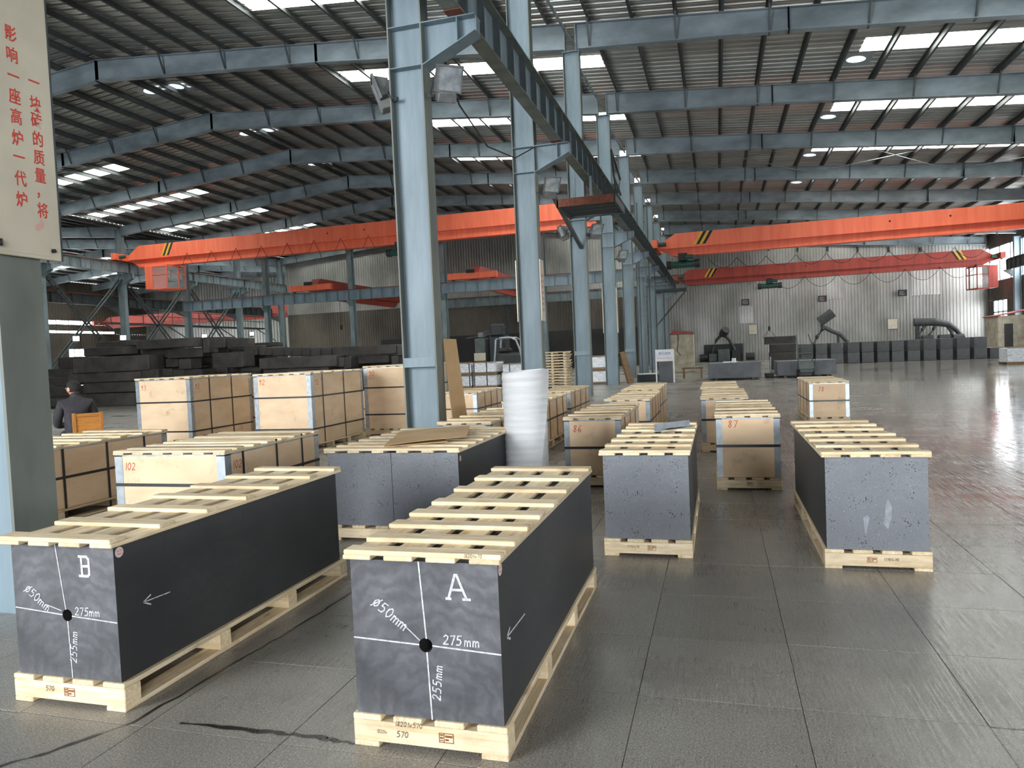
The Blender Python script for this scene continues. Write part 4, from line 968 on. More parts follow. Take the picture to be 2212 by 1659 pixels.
def side_arrow(t, x, ya, za, yb, zb, w=.006):
    mb = MB(); X = x+.0012
    def seg(p,q,ww):
        d = Vector((q[0]-p[0],q[1]-p[1])); l = d.length; a = Vector((-d.y,d.x))/l*ww/2
        mb.add([(X,p[0]+a.x,p[1]+a.y),(X,p[0]-a.x,p[1]-a.y),(X,q[0]-a.x,q[1]-a.y),(X,q[0]+a.x,q[1]+a.y)], [(0,1,2,3)])
    seg((ya,za),(yb,zb),w); d = Vector((yb-ya,zb-za)).normalized(); 
    for k in (-1,1):
        e = Vector((d.x*math.cos(k*.45)-d.y*math.sin(k*.45), d.x*math.sin(k*.45)+d.y*math.cos(k*.45)))*-.05
        seg((yb,zb),(yb+e.x,zb+e.y),w*1.5)
    mb.build('chalk_arrow', M['chalk'], t)
side_arrow(tA, .282, .32, .283, .07, .288); sticker(tA, .282, .026, .546)
# --- B
xB, yB = -2.69, 2.37
pallet('pallet', 'pine pallet under the carbon block chalked B', xB, yB-.012, .592, 1.86, 4, 4, -.02, (('570',-.12,.06,.022),))
tB = block('smooth dark carbon block chalked with a square B and drilled centre', xB, yB, .545, 1.8, .12, .69, GF, (.011,.269))
lid('slatted pine frame on top of the block chalked B', xB-.006, yB-.03, .6, 1.87, .69, [0,.32,.62,.92,1.21,1.54,1.87])
chalk(tB, (xB,.12), [[(-2.72,.69),(-2.684,.415)],[(-2.678,.363),(-2.672,.12)]], .005); chalk(tB, (xB,.12), [[(-2.958,.41),(-2.706,.391)],[(-2.652,.387),(-2.42,.372)]], .005)
chalk(tB, (xB,.12), hand('B',-2.598,.562,.082,0,.0), .011); chalk(tB, (xB,.12), hand('275mm',-2.637,.393,.034,0,.1,.74), .0042)
chalk(tB, (xB,.12), hand('o50mm',-2.905,.485,.04,math.radians(-36),.1,.72), .0042); chalk(tB, (xB,.12), [[(-2.79,.43),(-2.708,.408)]], .0035)
chalk(tB, (xB,.12), hand('255mm',-2.645,.185,.034,math.radians(84),.1,.8), .0042)
side_arrow(tB, .2725, .3, .283, .14, .29, .004); sticker(tB, .2725, .03, .54)
# --- C and D
xC, yC = -.495, 4.9
pallet('pallet', 'pine pallet under the speckled block with the metal angles on top', xC, yC-.012, .592, 1.84, 4, 4, .0, (('17701x70',-.14,.06,.016),))
block('speckled grey carbon block between the block chalked A and the crate marked 87', xC, yC, .57, 1.8, .12, .692, GC)
lid('slatted pine frame with two metal angle bars lying on it', xC-.006, yC-.02, .61, 1.85, .692, [0,.34,.65,.94,1.29,1.54,1.85])
xD, yD = .9, 4.79
pallet('pallet', 'pine pallet under the speckled block with two pale chalk smears', xD, yD-.012, .6, 1.92, 4, 4, -.06, (('17701x70',.03,.06,.016),))
tD = block('speckled grey carbon block with two pale smears, farthest right of the front ones', xD, yD, .57, 1.88, .12, .692, GC)
lid('slatted pine frame with one yellower board, on the block with pale smears', xD-.002, yD-.02, .61, 1.93, .692, [0,.35,.66,.96,1.3,1.6,1.93])
for pts in ([(-.062,.085),(-.04,.2),(-.052,.215),(-.075,.2),(-.068,.12)],[(.062,.13),(.082,.2),(.085,.27),(.065,.315),(.052,.28),(.045,.2),(.035,.165)]):
    mb = MB(); mb.add([(p[0],-.0012,p[1]) for p in pts], [tuple(range(len(pts)))]); mb.build('chalk_smear', M['smear'], tD, label='pale smear on the front')
# --- E: two blocks side by side
xE, yE = -2.45, 5.07
pallet('pallet', 'wide pine pallet under the pair of dark blocks with cardboard on top', xE, yE-.012, 1.12, 1.5, 4, 6, None, None)
block('left dark speckled block of the pair under the cardboard sheets', xE-.276, yE, .548, 1.46, .12, .692, GC)
tE = block('right dark speckled block of the pair, beside the white foam roll', xE+.276, yE, .548, 1.46, .12, .692, GC); sticker(tE, .274, .05, .52)
lid('wide slatted pine frame half covered by brown cardboard sheets', xE, yE-.02, 1.14, 1.5, .692, [0,.22,.42,.62,.84,1.05,1.27,1.5], slats=6, sw=.1)
cz = .692+.037
def sheet(label, pts, z, th, bend):
    mb = MB(); n = len(pts); nx = 10
    for s in range(nx): pass
    P = []
    for i in range(nx+1):
        u = i/nx; a = Vector(pts[0])*(1-u)+Vector(pts[3])*u; b = Vector(pts[1])*(1-u)+Vector(pts[2])*u
        P.append((a,b,z+bend*math.sin(u*math.pi)*.6+bend*u))
    top = []; 
    for a,b,zz in P: top += [(a.x,a.y,zz+th),(b.x,b.y,zz+th)]
    bot = [(x,y,q-th) for x,y,q in top]; k = len(top); F = []
    for i in range(nx):
        F += [(2*i,2*i+1,2*i+3,2*i+2),(k+2*i,k+2*i+2,k+2*i+3,k+2*i+1),(2*i,2*i+2,k+2*i+2,k+2*i),(2*i+1,k+2*i+1,k+2*i+3,2*i+3)]
    F += [(0,k,k+1,1),(k-2,k-1,2*k-1,2*k-2)]
    mb.add(top+bot, F); o = mb.build('cardboard_sheet', M['card_flat']); return tag(o, label, 'cardboard', 'loose cardboard on the wide frame')
sheet('upper brown cardboard sheet with a torn slit on the wide slatted frame', [(-2.5,5.1),(-2.83,6.05),(-2.26,6.4),(-1.98,5.5)], cz+.014, .003, .012)
sheet('lower brown cardboard piece showing its layered edge under the other sheet', [(-2.52,5.1),(-2.7,5.6),(-2.3,5.75),(-2.1,5.38)], cz+.001, .006, .002)
# metal angles on C
for i,(dx,dy,rz,l) in enumerate(((-.40,6.12,math.radians(52),'left galvanised angle bar on the slatted frame behind the block chalked A'),(-.33,6.2,math.radians(50),'right galvanised angle bar lying across the other one'))):
    t = thing('angle_bar', l, 'angle bar', (dx+.0,dy,.73), rz, 'angle bars on the slatted frame')
    MB().box(-.16,.16,-.03,.03,0,.004).build('flat_leg', M['galv'], t); MB().box(-.16,.16,.026,.03,.004,.055).build('upright_leg', M['galv'], t)
# ---------------------------------------------------------------- cardboard crates
def crate(label, x0, x1, y0, y1, ztop, nums=(), hs=(.43,), vs=(.3,.85,1.4), ys=None, slats=4, stamp=None, group='cardboard crates', pal_h=.12, bulge=0., side_nums=(), digits=None, sag=0.):
    w, L = x1-x0, y1-y0; t = thing('cardboard_crate', label, 'crate', ((x0+x1)/2,y0,0), 0, group); a = w/2
    pallet_parts(t, w, L, 4, slats, stamp, digits, pal_h, min(.112,w/slats*.75))
    zb, zc = pal_h, ztop-.038; g = .012
    MB().cbox(-a+g,a-g,g,L-g,zb,zc,.008).build('carton', M['card'], t)
    for sx in (-1,1):
        for (yy,sy) in ((g,-1),(L-g,1)):
            mb = MB(); xx = sx*(a-g); cw = .055 if w < .8 else .075
            mb.box(min(xx,xx-sx*cw),max(xx,xx-sx*cw),min(yy,yy+sy*.003),max(yy,yy+sy*.003),zb+.004,zc-.004)
            mb.box(min(xx,xx+sx*.003),max(xx,xx+sx*.003),min(yy+sy*.003,yy-sy*cw),max(yy+sy*.003,yy-sy*cw),zb+.004,zc-.004)
            mb.build('corner_guard', M['galv'], t, label='shiny grey metal corner')
    rim = MB(); r0 = g-.003
    rim.box(-a+r0,a-r0,r0,r0+.003,zc-.012,zc+.002).box(-a+r0,a-r0,L-r0-.003,L-r0,zc-.012,zc+.002).box(-a+r0,-a+r0+.003,r0+.003,L-r0-.003,zc-.012,zc+.002).box(a-r0-.003,a-r0,r0+.003,L-r0-.003,zc-.012,zc+.002); rim.build('top_rim', M['galv'], t)
    e = .006; sw = .013
    for z in hs:
        mb = MB(); y_0, y_1, q = g-.005, L-g+.005, a-g+.005
        mb.box(-q,q,y_0,y_0+.0022,z-sw,z+sw); mb.box(-q,q,y_1-.0022,y_1,z-sw,z+sw); mb.box(-q,-q+.0022,y_0,y_1,z-sw,z+sw); mb.box(q-.0022,q,y_0,y_1,z-sw,z+sw)
        mb.build('strap', M['strap'], t)
    for y in vs:
        mb = MB(); q = a-g+.007; zt = ztop+.002
        mb.box(-q,-q+.0022,y-sw,y+sw,.02,zt); mb.box(q-.0022,q,y-sw,y+sw,.02,zt); mb.box(-q,q,y-sw,y+sw,zt-.0022,zt)
        mb.build('strap', M['strap'], t)
    if ys is None:
        n = max(5, int(L/.28)); ys = [L*i/(n-1) for i in range(n)]
    lid_parts(t, w, L, ys, slats, min(.112,w/slats*.75), .092, .006, zc+.001, 0.)
    for (txt,x,z,h) in nums: hand_part('red_number', hand(txt,x,z,h,0,.12), h*.09, g-.0012, M['red_ink'], t)
    for (txt,y,z,h) in side_nums:
        mb = MB(); strokes(mb, hand(txt,0,0,h,0,.12), h*.09, 0); mb.build('red_number', M['red_ink'], t, loc=(a-g+.0012,y,z), rot=(0,0,math.pi/2))
    return t
crate('cardboard crate with a red 87 on its front and dark dirt beside it', -.048, .557, 7.27, 9.15, .74, (('87',-.185,.61,.068),), (.43,), (.4,.95,1.5), stamp=-.02, digits=(('1770',.08,.055,.014),))
t = crate('cardboard crate right behind the one marked 87', -.24, .37, 9.87, 11.75, .735, (), (.43,), (.4,.95,1.5))
crate('cardboard crate last in the file behind the one marked 87', -.29, .31, 12.2, 14.1, .735, (('85',-.18,.6,.07),), (.43,), (.4,.95,1.5))
crate('cardboard crate with a red 86 on its front', -1.575, -.965, 7.35, 9.1, .735, (('86',-.205,.575,.07),), (.41,), (.35,.85,1.35))
crate('cardboard crate second in the file behind the one marked 86', -1.53, -.9, 9.93, 11.7, .735, (), (.41,), (.4,.9,1.4))
crate('cardboard crate third in the file behind the one marked 86', -1.6, -.97, 12.3, 14.3, .735, (), (.41,), (.4,.95,1.5))
crate('cardboard crate with a red 78 standing alone on the open floor', 1.46, 2.1, 13.1, 14.95, .735, (('78',-.18,.56,.075),), (.4,), (.4,.9,1.4))
crate('cardboard crate right of the foam roll with a red 85 on its side', -3.04, -2.42, 10.0, 11.75, .735, (), (.42,), (.45,.95,1.4), side_nums=(('85',.2,.55,.075),))
crate('cardboard crate behind the one right of the foam roll', -3.09, -2.47, 12.3, 14.2, .735, (), (.42,), (.4,.95,1.5))
crate('low cardboard crate whose slatted top shows left of the foam roll', -2.86, -2.26, 7.05, 8.85, .735, (), (.42,), (.4,.9,1.4))
crate('cardboard crate with a white corner right of the tall middle column', -5.3, -4.36, 12.8, 14.5, .735, (), (.42,), (.5,.9,1.3), slats=6)
crate('wide cardboard crate with a red 102 on two faces', -4.955, -3.84, 4.92, 6.36, .74, (('102',-.455,.575,.062),), (.45,), (.24,.72,1.13), slats=6, side_nums=(('102',.1,.57,.066),), ys=[0,.2,.42,.62,.84,1.04,1.24,1.44])
crate('wide cardboard crate beside the left-edge column, next to the one marked 102', -7.15, -6.03, 4.6, 6.78, .735, (), (.42,), (.81,1.33,1.83), slats=6, ys=[0,.25,.5,.78,1.05,1.3,1.55,1.85,2.18])
crate('tall cardboard crate with a red 92 on front and side', -7.27, -6.2, 10.1, 11.85, 1.27, (('92',-.43,1.09,.085),), (.875,.36), (.36,1.05), slats=6, group='tall cardboard crates', side_nums=(('92',.13,1.06,.085),))
crate('tall cardboard crate with a red 93, nearest the seated man', -9.8, -8.65, 10.3, 12.0, 1.27, (('93',-.46,1.06,.085),), (.84,.33), (.5,1.1), slats=6, group='tall cardboard crates', side_nums=(('93',.13,1.05,.085),))
crate('tall cardboard crate marked 91 almost hidden behind the one marked 92', -8.83, -7.7, 12.1, 13.8, 1.2, (('91',-.46,1.02,.09),), (.8,.4), (.4,1.1), slats=6, group='tall cardboard crates')
crate('tall cardboard crate with a red 90 just left of the tall middle column', -6.44, -5.38, 12.3, 14.0, 1.31, (('90',-.42,1.12,.09),), (.895,.39), (.4,1.1), slats=6, group='tall cardboard crates')
crate('small cardboard crate peeping out between the crates marked 92 and 90', -7.24, -6.6, 13.4, 14.9, .78, (), (.42,), (.4,1.0))
# ---------------------------------------------------------------- foam roll
def foam_roll():
    t = thing('foam_roll', 'white ribbed foam sheet rolled up and standing on end', 'foam roll', (-1.715,6.42,0)); H = 1.255
    r0 = .19; nz, na = 84, 40
    mb = MB(); vs = []; fs = []
    for j in range(nz+1):
        z = H*j/nz; rr = r0*(1+.011*math.sin(z*2*math.pi/.062))*(1-.02*(1-z/H))
        for i in range(na): a = 2*math.pi*i/na; vs.append((rr*math.cos(a)*1.02, rr*math.sin(a), z+ (.012*math.cos(a-.4) if j == nz else 0)))
    for j in range(nz):
        for i in range(na): fs.append((j*na+i,j*na+(i+1)%na,(j+1)*na+(i+1)%na,(j+1)*na+i))
    mb.add(vs, fs); mb.build('outer_wrap', M['foam'], t, smooth=True)
    # loose outer edge, its free border running down aslant
    mb = MB(); vs = []; fs = []; n = 22
    for j in range(nz+1):
        z = H*j/nz; rr = (r0+.017)*(1+.011*math.sin(z*2*math.pi/.062))*(1-.02*(1-z/H)); a1 = math.radians(-52 + 62*(z/H)**1.5)
        for i in range(n+1): a = math.radians(-215)+(a1-math.radians(-215))*i/n; q = rr-(.008 if i == 0 else 0)+(.012*(z/H) if i == n else 0); vs.append((q*math.cos(a)*1.02,q*math.sin(a),z+(.012*math.cos(a-.4) if j == nz else 0)))
    for j in range(nz):
        for i in range(n): fs.append((j*(n+1)+i,j*(n+1)+i+1,(j+1)*(n+1)+i+1,(j+1)*(n+1)+i))
    mb.add(vs, fs); mb.build('loose_flap', M['foam'], t, smooth=True)
    mb = MB()
    for k in range(6):
        r = r0-.012-.02*k; vs = []
        for i in range(30):
            a = 2*math.pi*i/30+.3*k; vs += [(r*math.cos(a),r*math.sin(a),H-.09),(r*math.cos(a),r*math.sin(a),H-.012-.004*k)]
        mb.add(vs, [(2*i,(2*i+2)%60,(2*i+3)%60,2*i+1) for i in range(30)])
    mb.add([(r0*.98*math.cos(2*math.pi*i/30),r0*.98*math.sin(2*math.pi*i/30),H-.07) for i in range(30)], [tuple(range(30))])
    mb.build('inner_layers', M['foam'], t)
foam_roll()
# cardboard board leaning on the tall column
t = MB().hexa([(-3.72,9.86,0),(-3.7,9.86,0),(-3.7,10.5,0),(-3.72,10.5,0),(-3.842,9.86,1.68),(-3.836,9.86,1.68),(-3.836,10.4,1.68),(-3.842,10.4,1.68)]).build('cardboard_sheet', M['card_flat'])
tag(t, 'tall folded brown cardboard leaning on the right of the tall middle column', 'cardboard')
# ---------------------------------------------------------------- black block pile
PILE=[ (-25.90,-22.86,0.01,0.53,24.00),(-25.48,-22.82,0.56,0.98,24.00),(-26.19,-22.56,1.00,1.39,24.02),(-22.62,-21.74,1.07,1.44,24.10),(-25.94,-22.08,1.41,2.04,24.00),(-27.05,-26.29,1.64,2.12,24.30),(-27.77,-26.35,1.30,1.64,24.35),(-27.75,-26.48,0.89,1.29,24.30),(-25.85,-23.75,2.11,2.47,24.50),(-25.70,-23.61,2.48,2.72,25.00),(-22.88,-19.95,2.27,2.64,24.25),(-23.25,-21.7,1.89,2.29,24.95),(-21.76,-20.05,1.85,2.24,24.70),(-20.86,-20.28,1.39,1.80,24.25),(-19.93,-19.64,2.00,2.64,24.60),(-19.69,-19.13,2.18,2.63,24.90),(-19.87,-19.46,1.99,2.19,24.90),(-21.72,-21.25,1.12,1.45,24.30),(-21.27,-20.67,1.10,1.38,24.35),(-20.52,-19.72,1.08,1.36,24.20),(-22.98,-21.54,1.49,1.86,25.00),(-19.21,-17.81,1.37,1.97,24.20),(-19.22,-18.40,2.16,2.55,25.10),(-18.33,-17.73,1.82,2.23,25.00),(-17.74,-17.47,1.80,2.14,25.20),(-17.42,-17.12,1.79,2.11,25.15),(-17.04,-16.55,1.75,2.09,25.05),(-16.56,-16.21,1.75,2.07,25.10),(-16.13,-15.72,1.73,2.04,25.00),(-15.76,-15.37,1.69,2.03,25.10),(-15.33,-14.91,1.67,2.00,25.05),(-14.98,-14.47,1.66,1.98,25.20),(-17.36,-13.96,1.25,1.68,24.60),(-14.39,-11.68,1.63,1.99,25.10),(-14.05,-13.73,1.21,1.58,24.80),(-13.67,-13.40,1.16,1.57,24.70),(-13.70,-12.11,1.30,1.61,25.30),(-11.57,-11.31,1.55,1.94,24.90),(-11.82,-11.54,1.15,1.55,24.90),(-18.23,-17.73,1.17,1.36,24.60),(-17.75,-17.33,1.16,1.32,24.65),(-18.72,-17.65,2.18,2.35,26.00) ]
ptxt = {0:'lowest long black block of the pile, just behind the seated man',1:'second long black block of the pile with a whitish splash',2:'third long black block from the floor in the pile',4:'thickest long black block of the pile, above head height of the seated man',5:'black block with chamfered end jutting out at the far left of the pile',6:'brownish block under the chamfered one at the left of the pile',8:'flat brown-grey block set back on top of the thickest long one',10:'topmost long black block of the pile',21:'big black block with a slanted right end in the middle of the pile',32:'long low black block in front of the row of block ends',33:'long black block on top of the pile near the tall column'}
PB = []
for i,(x0,x1,z0,z1,y) in enumerate(PILE):
    d = .8 if x1-x0 > .7 else .7
    if x0 < -22 and z0 < 1.42: d = 1.4
    if i == 4: d = .9
    if z0 < .03: z0 = 0
    o = MB().cbox(-(x1-x0)/2,(x1-x0)/2,0,d,0,z1-z0-.004,.025).build('carbon_block', M['carbon_rough']); o.location = ((x0+x1)/2,y,z0)
    if i == 5: o.scale = (1,1,1)
    PB.append((o, i)); tag(o, ptxt.get(i,''), 'block', None if i in ptxt else 'black blocks of the big pile')
PB = PB if 'PB' in globals() else []
def filler(x0,x1,z0,z1,y0,y1):
    o = MB().cbox(-(x1-x0)/2,(x1-x0)/2,0,y1-y0,0,z1-z0-.004,.02).build('carbon_block', M['carbon_rough']); o.location = ((x0+x1)/2,y0,z0)
    tag(o, '', 'block', 'black blocks of the big pile'); PB.append((o, 99))
for (x0,x1,zz,ya,yb) in ((-22.5,-19.7,(0,.52,1.07),24.2,25.6),(-19.6,-17.4,(0,.6,1.16),24.4,26.2),(-17.3,-14.4,(0,.62,1.24),24.75,26.0),(-14.3,-11.3,(0,.6,1.15),24.9,26.2),(-28.0,-26.4,(0,.45,.88),24.4,25.4)):
    for a,b in zip(zz[:-1],zz[1:]): filler(x0,x1,a,b,ya,yb)
for (x0,x1,zz,ya,yb) in ((-25.8,-23.0,(0,.5,1.,1.5,2.1,2.47),25.5,26.4),(-22.95,-19.8,(0,.5,1.,1.48,1.88,2.25),25.85,26.7),(-19.7,-17.4,(1.17,1.5,1.8,2.15),25.9,26.7),(-17.35,-14.4,(1.25,1.64),25.95,26.7),(-14.3,-11.4,(0,.58,1.16,1.6),26.25,27.0)):
    for a,b in zip(zz[:-1],zz[1:]): filler(x0,x1,a,b,ya,yb)
ordn = ['','first','second','third','fourth','fifth','sixth','seventh','eighth','ninth','tenth','eleventh','twelfth','thirteenth','fourteenth','fifteenth','sixteenth','seventeenth','eighteenth']
lay = {}
for o,i in PB:
    k = min(int(o.location.z/.42), 5); lay.setdefault((k, i == 99), []).append((o.location.x, o, i))
for (k,hid),L in lay.items():
    L.sort(key=lambda q: q[0])
    for n,(x,o,i) in enumerate(L):
        if i not in ptxt: o['label'] = '%s black block in the big pile, %s from the left in layer %s' % ('half hidden' if hid else 'rough', ordn[min(n+1,18)], ordn[k+1])
o = MB().cyl((-.62,0,.2),(.62,0,.2),.2,20).build('carbon_cylinder', M['carbon_rough']); o.location = (-26.5,23.55,0); tag(o, 'black carbon cylinder lying at the foot of the pile beside the seated man', 'cylinder')
# ---------------------------------------------------------------- white wrapped goods, pallet stack, stand sign
def white_pack(label, x0, x1, y0, y1, z0, z1, splits):
    t = thing('wrapped_pack', label, 'pack', ((x0+x1)/2,y0,z0), 0, 'white film wrapped packs'); a = (x1-x0)/2; h = z1-z0
    board('runner', t, (2*a,.1,.05), (0,.05,.025), M['wood_old']); board('runner', t, (2*a,.1,.05), (0,y1-y0-.05,.025), M['wood_old']); board('deck_board', t, (2*a,y1-y0,.03), (0,(y1-y0)/2,.065), M['wood_old'])
    MB().cbox(-a+.02,a-.02,.02,y1-y0-.02,.08,h-.04,.03).build('film_wrap', M['film'], t)
    board('top_board', t, (2*a,.12,.03), (0,.06,h-.02), M['wood_old']); board('top_board', t, (2*a,.12,.03), (0,y1-y0-.06,h-.02), M['wood_old'])
    for s in splits: MB().box(s-.025,s+.025,.012,.018,.0,h-.005).build('strap', M['strap'], t)
for i,(a,b,sp) in enumerate(((-11.47,-10.42,(-.14,.42)),(-10.38,-9.26,(-.48,.1)))):
    for z0,z1,n in ((0,.585,'lower'),(.59,1.14,'upper')): white_pack('%s white film pack of the %s stack right of the tall column' % (n,('left','right')[i]), a, b, 30, 31.2, z0, z1, sp)
white_pack('lower white film pack half hidden by the foam roll', -9.2, -7.9, 30.6, 31.7, 0, .5, (-.3,.3)); white_pack('upper white film pack half hidden by the foam roll', -9.2, -7.9, 30.6, 31.7, .505, 1.02, (-.3,.3))
white_pack('lower white film pack between the pallet stack and the leaning timber', -5.65, -4.45, 30.0, 31.2, 0, .6, ()); white_pack('upper white film pack between the pallet stack and the leaning timber', -5.65, -4.45, 30.0, 31.2, .605, 1.2, ())
white_pack('pale wrapped pack on a pallet at the right edge of the floor', 12.5, 13.7, 37.3, 38.4, 0, .77, ())
zt = 0.
for i in range(13):
    t = thing('pallet', 'small pine pallet in the tall stack behind the foam roll, %s from the floor' % ['first','second','third','fourth','fifth','sixth','seventh','eighth','ninth','tenth','eleventh','twelfth','thirteenth'][i], 'pallet', (-6.37,28.2,zt), random.uniform(-.04,.04), 'stacked pine pallets'); 
    for s in (-.5,0,.5): board('block_runner', t, (1.0,.09,.05), (s,.5,.025), M['wood'], math.pi/2, c=0)
    for s in (.06,.35,.65,.94): board('deck_board', t, (1.18,.12,.022), (0,s,.062), M['wood'], c=0)
    for s in (.06,.94): board('bottom_board', t, (1.18,.1,.018), (0,s,.083), M['wood'], c=0)
    zt += .112 if False else .1125
    if i < 12: pass
def lean_timber(label, x0, y0, x1, y1, z, r):
    t = MB().bar((x0,y0,.05),(x1,y1,z),r,r).build('timber', M['wood_old']); tag(t, label, 'timber')
lean_timber('rough old timber leaning beside a far column', -3.42, 29.4, -3.72, 29.25, 1.3, .22)
t = thing('stand_sign', 'white stand sign with blue and red writing on two legs', 'sign', (-2.08,30,0))
MB().cbox(-.375,.375,-.015,.015,.86,1.34,.006).build('sign_panel', M['white'], t)
for s in (-1,1): MB().box(s*.35-.025,s*.35+.025,-.02,.02,0,.87).build('leg', M['white'], t)
for s in (-1,1): MB().box(s*.35-.02,s*.35+.02,-.2,.25,0,.03).build('foot', M['white'], t)
place('blue_writing', text_mesh('微孔炭砖', .125, M['sign_blue'], .002), t, loc=(0,-.0175,1.17), rot=(math.pi/2,0,0))
place('red_writing', text_mesh('Microporous carbon brick', .055, M['sign_red'], .002), t, loc=(0,-.0175,.99), rot=(math.pi/2,0,0))
t = MB().cbox(-.27,.27,0,.5,0,.84,.01).build('carbon_block', M['carbon_grey']); t.location = (-2.08,30.25,0); tag(t, 'grey carbon block standing right behind the white stand sign', 'block')
# ---------------------------------------------------------------- slogan boards on the columns
t = thing('slogan_board', 'big glossy cream board with two columns of red characters on the left-edge column', 'sign board', (-3.815,3.235,2.09))
MB().cbox(-.012,.012,-.255,.262,0,2.6,.003).build('panel', M['board_cream'], t)
MB().box(-.013,.016,.258,.268,0,2.6).build('edge_strip', M['dark_steel'], t); MB().box(-.013,.0155,-.15,.19,.02,.075).build('fold_tape', M['board_cream'], t)
MB().cyl((.01,.2,.055),(.03,.2,.055),.012,10).build('tie_knob', M['black'], t); MB().cyl((.01,-.19,.06),(.045,-.14,.06),.02,10).build('tie_knob', M['black'], t)
for s,y0,ps in (('影响一座高炉一代炉',.0,[78,125,172,217,262,310,352,400,447]),('一块砖的质量，将',.13,[180,227,262,302,341,380,413,455])):
    for ch,py in zip(s,ps):
        yy = 3.258 if y0 == 0 else 3.387
        zz = 3.345-(py-78)*.002532 if y0 == 0 else 3.118-(py-180)*.00272
        o = place('red_character', text_mesh(ch, .094, M['sign_red'], .001, bold=.012), t, loc=(.0135,yy-3.235,zz-2.09), rot=(math.pi/2,0,math.pi/2)); o.scale = (.8,1,1)
mb = MB(); mb.add([(.0138,y_-3.235,z_-2.09) for y_,z_ in ((3.33,2.255),(3.355,2.25),(3.385,2.275),(3.392,2.3),(3.38,2.325),(3.385,2.35),(3.365,2.335),(3.36,2.3),(3.335,2.285))], [tuple(range(9))]); mb.build('faded_pink_mark', pm('faded_pink', lin(214,160,150), lin(206,172,160), 12, .5), t)
def strip_board(label, x, y, z0, z1, w):
    t = thing('slogan_board', label, 'sign board', (x,y,z0)); MB().cbox(-.012,.012,-w/2,w/2,0,z1-z0,.003).build('panel', M['board_cream'], t)
    mb = MB(); n = int((z1-z0-.4)/.13)
    for c in (-.05,.06):
        for i in range(n): zz = .25+.13*i; mb.box(.012 if x > CX else -.0135,.0135 if x > CX else -.012,c-.03,c+.03,zz,zz+.02); mb.box(.012 if x > CX else -.0135,.0135 if x > CX else -.012,c-.012,c+.012,zz-.04,zz+.05)
    mb.build('small_red_print', M['sign_red'], t); return t
strip_board('narrow cream board with small red print on the column behind the foam roll', -3.838, YC(2)+.05, 2.15, 3.55, .34)
strip_board('narrow board seen edge on at the left flange of the column behind the foam roll', -4.382, YC(2)-.02, 2.15, 3.55, .34)
strip_board('narrow cream board on the right flange of the column with the leaning timber', -3.838, YC(4)+.05, 2.1, 3.9, .34)
strip_board('narrow board seen edge on at the left flange of the column with the leaning timber', -4.382, YC(4)-.02, 2.1, 3.9, .34)
# ================================================================ BACKGROUND OF THE RIGHT BAY
def cblock(label, x0, x1, y0, y1, z0, z1, m='carbon_grey', group=None):
    o = MB().cbox(-(x1-x0)/2,(x1-x0)/2,0,y1-y0,0,z1-z0-.003,.012).build('carbon_block', M[m]); o.location = ((x0+x1)/2,y0,z0); return tag(o, label, 'block', group)
def skids(label, x0, x1, y, n=2):
    for i in range(n):
        xx = x0+.3+(x1-x0-.6)*i/(n-1); o = MB().box(-.05,.05,0,1.5,0,.07).build('skid', M['wood_old']); o.location = (xx,y+.1,0); tag(o, label % ('sign' if i == 0 else 'open floor'), 'skid', 'skids under the long grey blocks')
cols = [4.9,5.75,6.6,7.55,8.32,9.17,9.96,10.8,11.65,12.51,13.38,14.26]
pos = ['first','second','third','fourth','fifth','sixth','seventh','eighth','ninth','tenth','eleventh','twelfth']
for i,x in enumerate(cols):
    for z0,z1,n in ((0,.625,'lower'),(.63,1.255,'upper')):
        cblock('%s grey block of the %s stack from the cart end, along the back wall' % (n,pos[i]), x, x+.655, 47.5, 49.2, z0, z1, group='stacked grey blocks along the back wall')
cblock('single low grey block at the end of the stacked row near the concrete hut', 15.06, 15.72, 47.5, 49.2, 0, .6)
skids('timber skid under the long grey block with the paint tin, %s end', -.38, 1.64, 30.5); skids('timber skid under the long grooved grey block, %s end', 2.3, 4.5, 31)
cblock('long grey block with paint tin and white sheet on top', -.39, 1.64, 30.4, 32.3, .07, .69)
t = cblock('long grey block with grooved end under the green cart', 2.3, 4.5, 31, 32.9, .07, .66)
for i in range(9): MB().box(-1.103+.1*i-.0,-1.103+.1*i+.05,-.012,0,.02,.57).build('groove_rib', M['carbon_grey'], t)
t = thing('paint_tin', 'white paint tin on the long grey block', 'tin', (.62,30.6,.69)); MB().cyl((0,0,0),(0,0,.17),.085,18).build('tin_body', M['white'], t); MB().cyl((0,0,.17),(0,0,.182),.09,18).build('tin_rim', M['galv'], t)
o = MB().hexa([(-.33,30.45,.693),(.45,30.45,.693),(.48,30.75,.693),(-.2,30.72,.693),(-.33,30.45,.7),(.45,30.45,.7),(.48,30.75,.7),(-.2,30.72,.7)]).build('white_sheet', M['white']); tag(o, 'white sheet lying at the left end of the long grey block', 'sheet')
o = MB().box(.2,.8,31.3,31.4,.69,.73).build('white_batten', M['white']); tag(o, 'thin white batten on the long grey block behind the tin', 'batten')
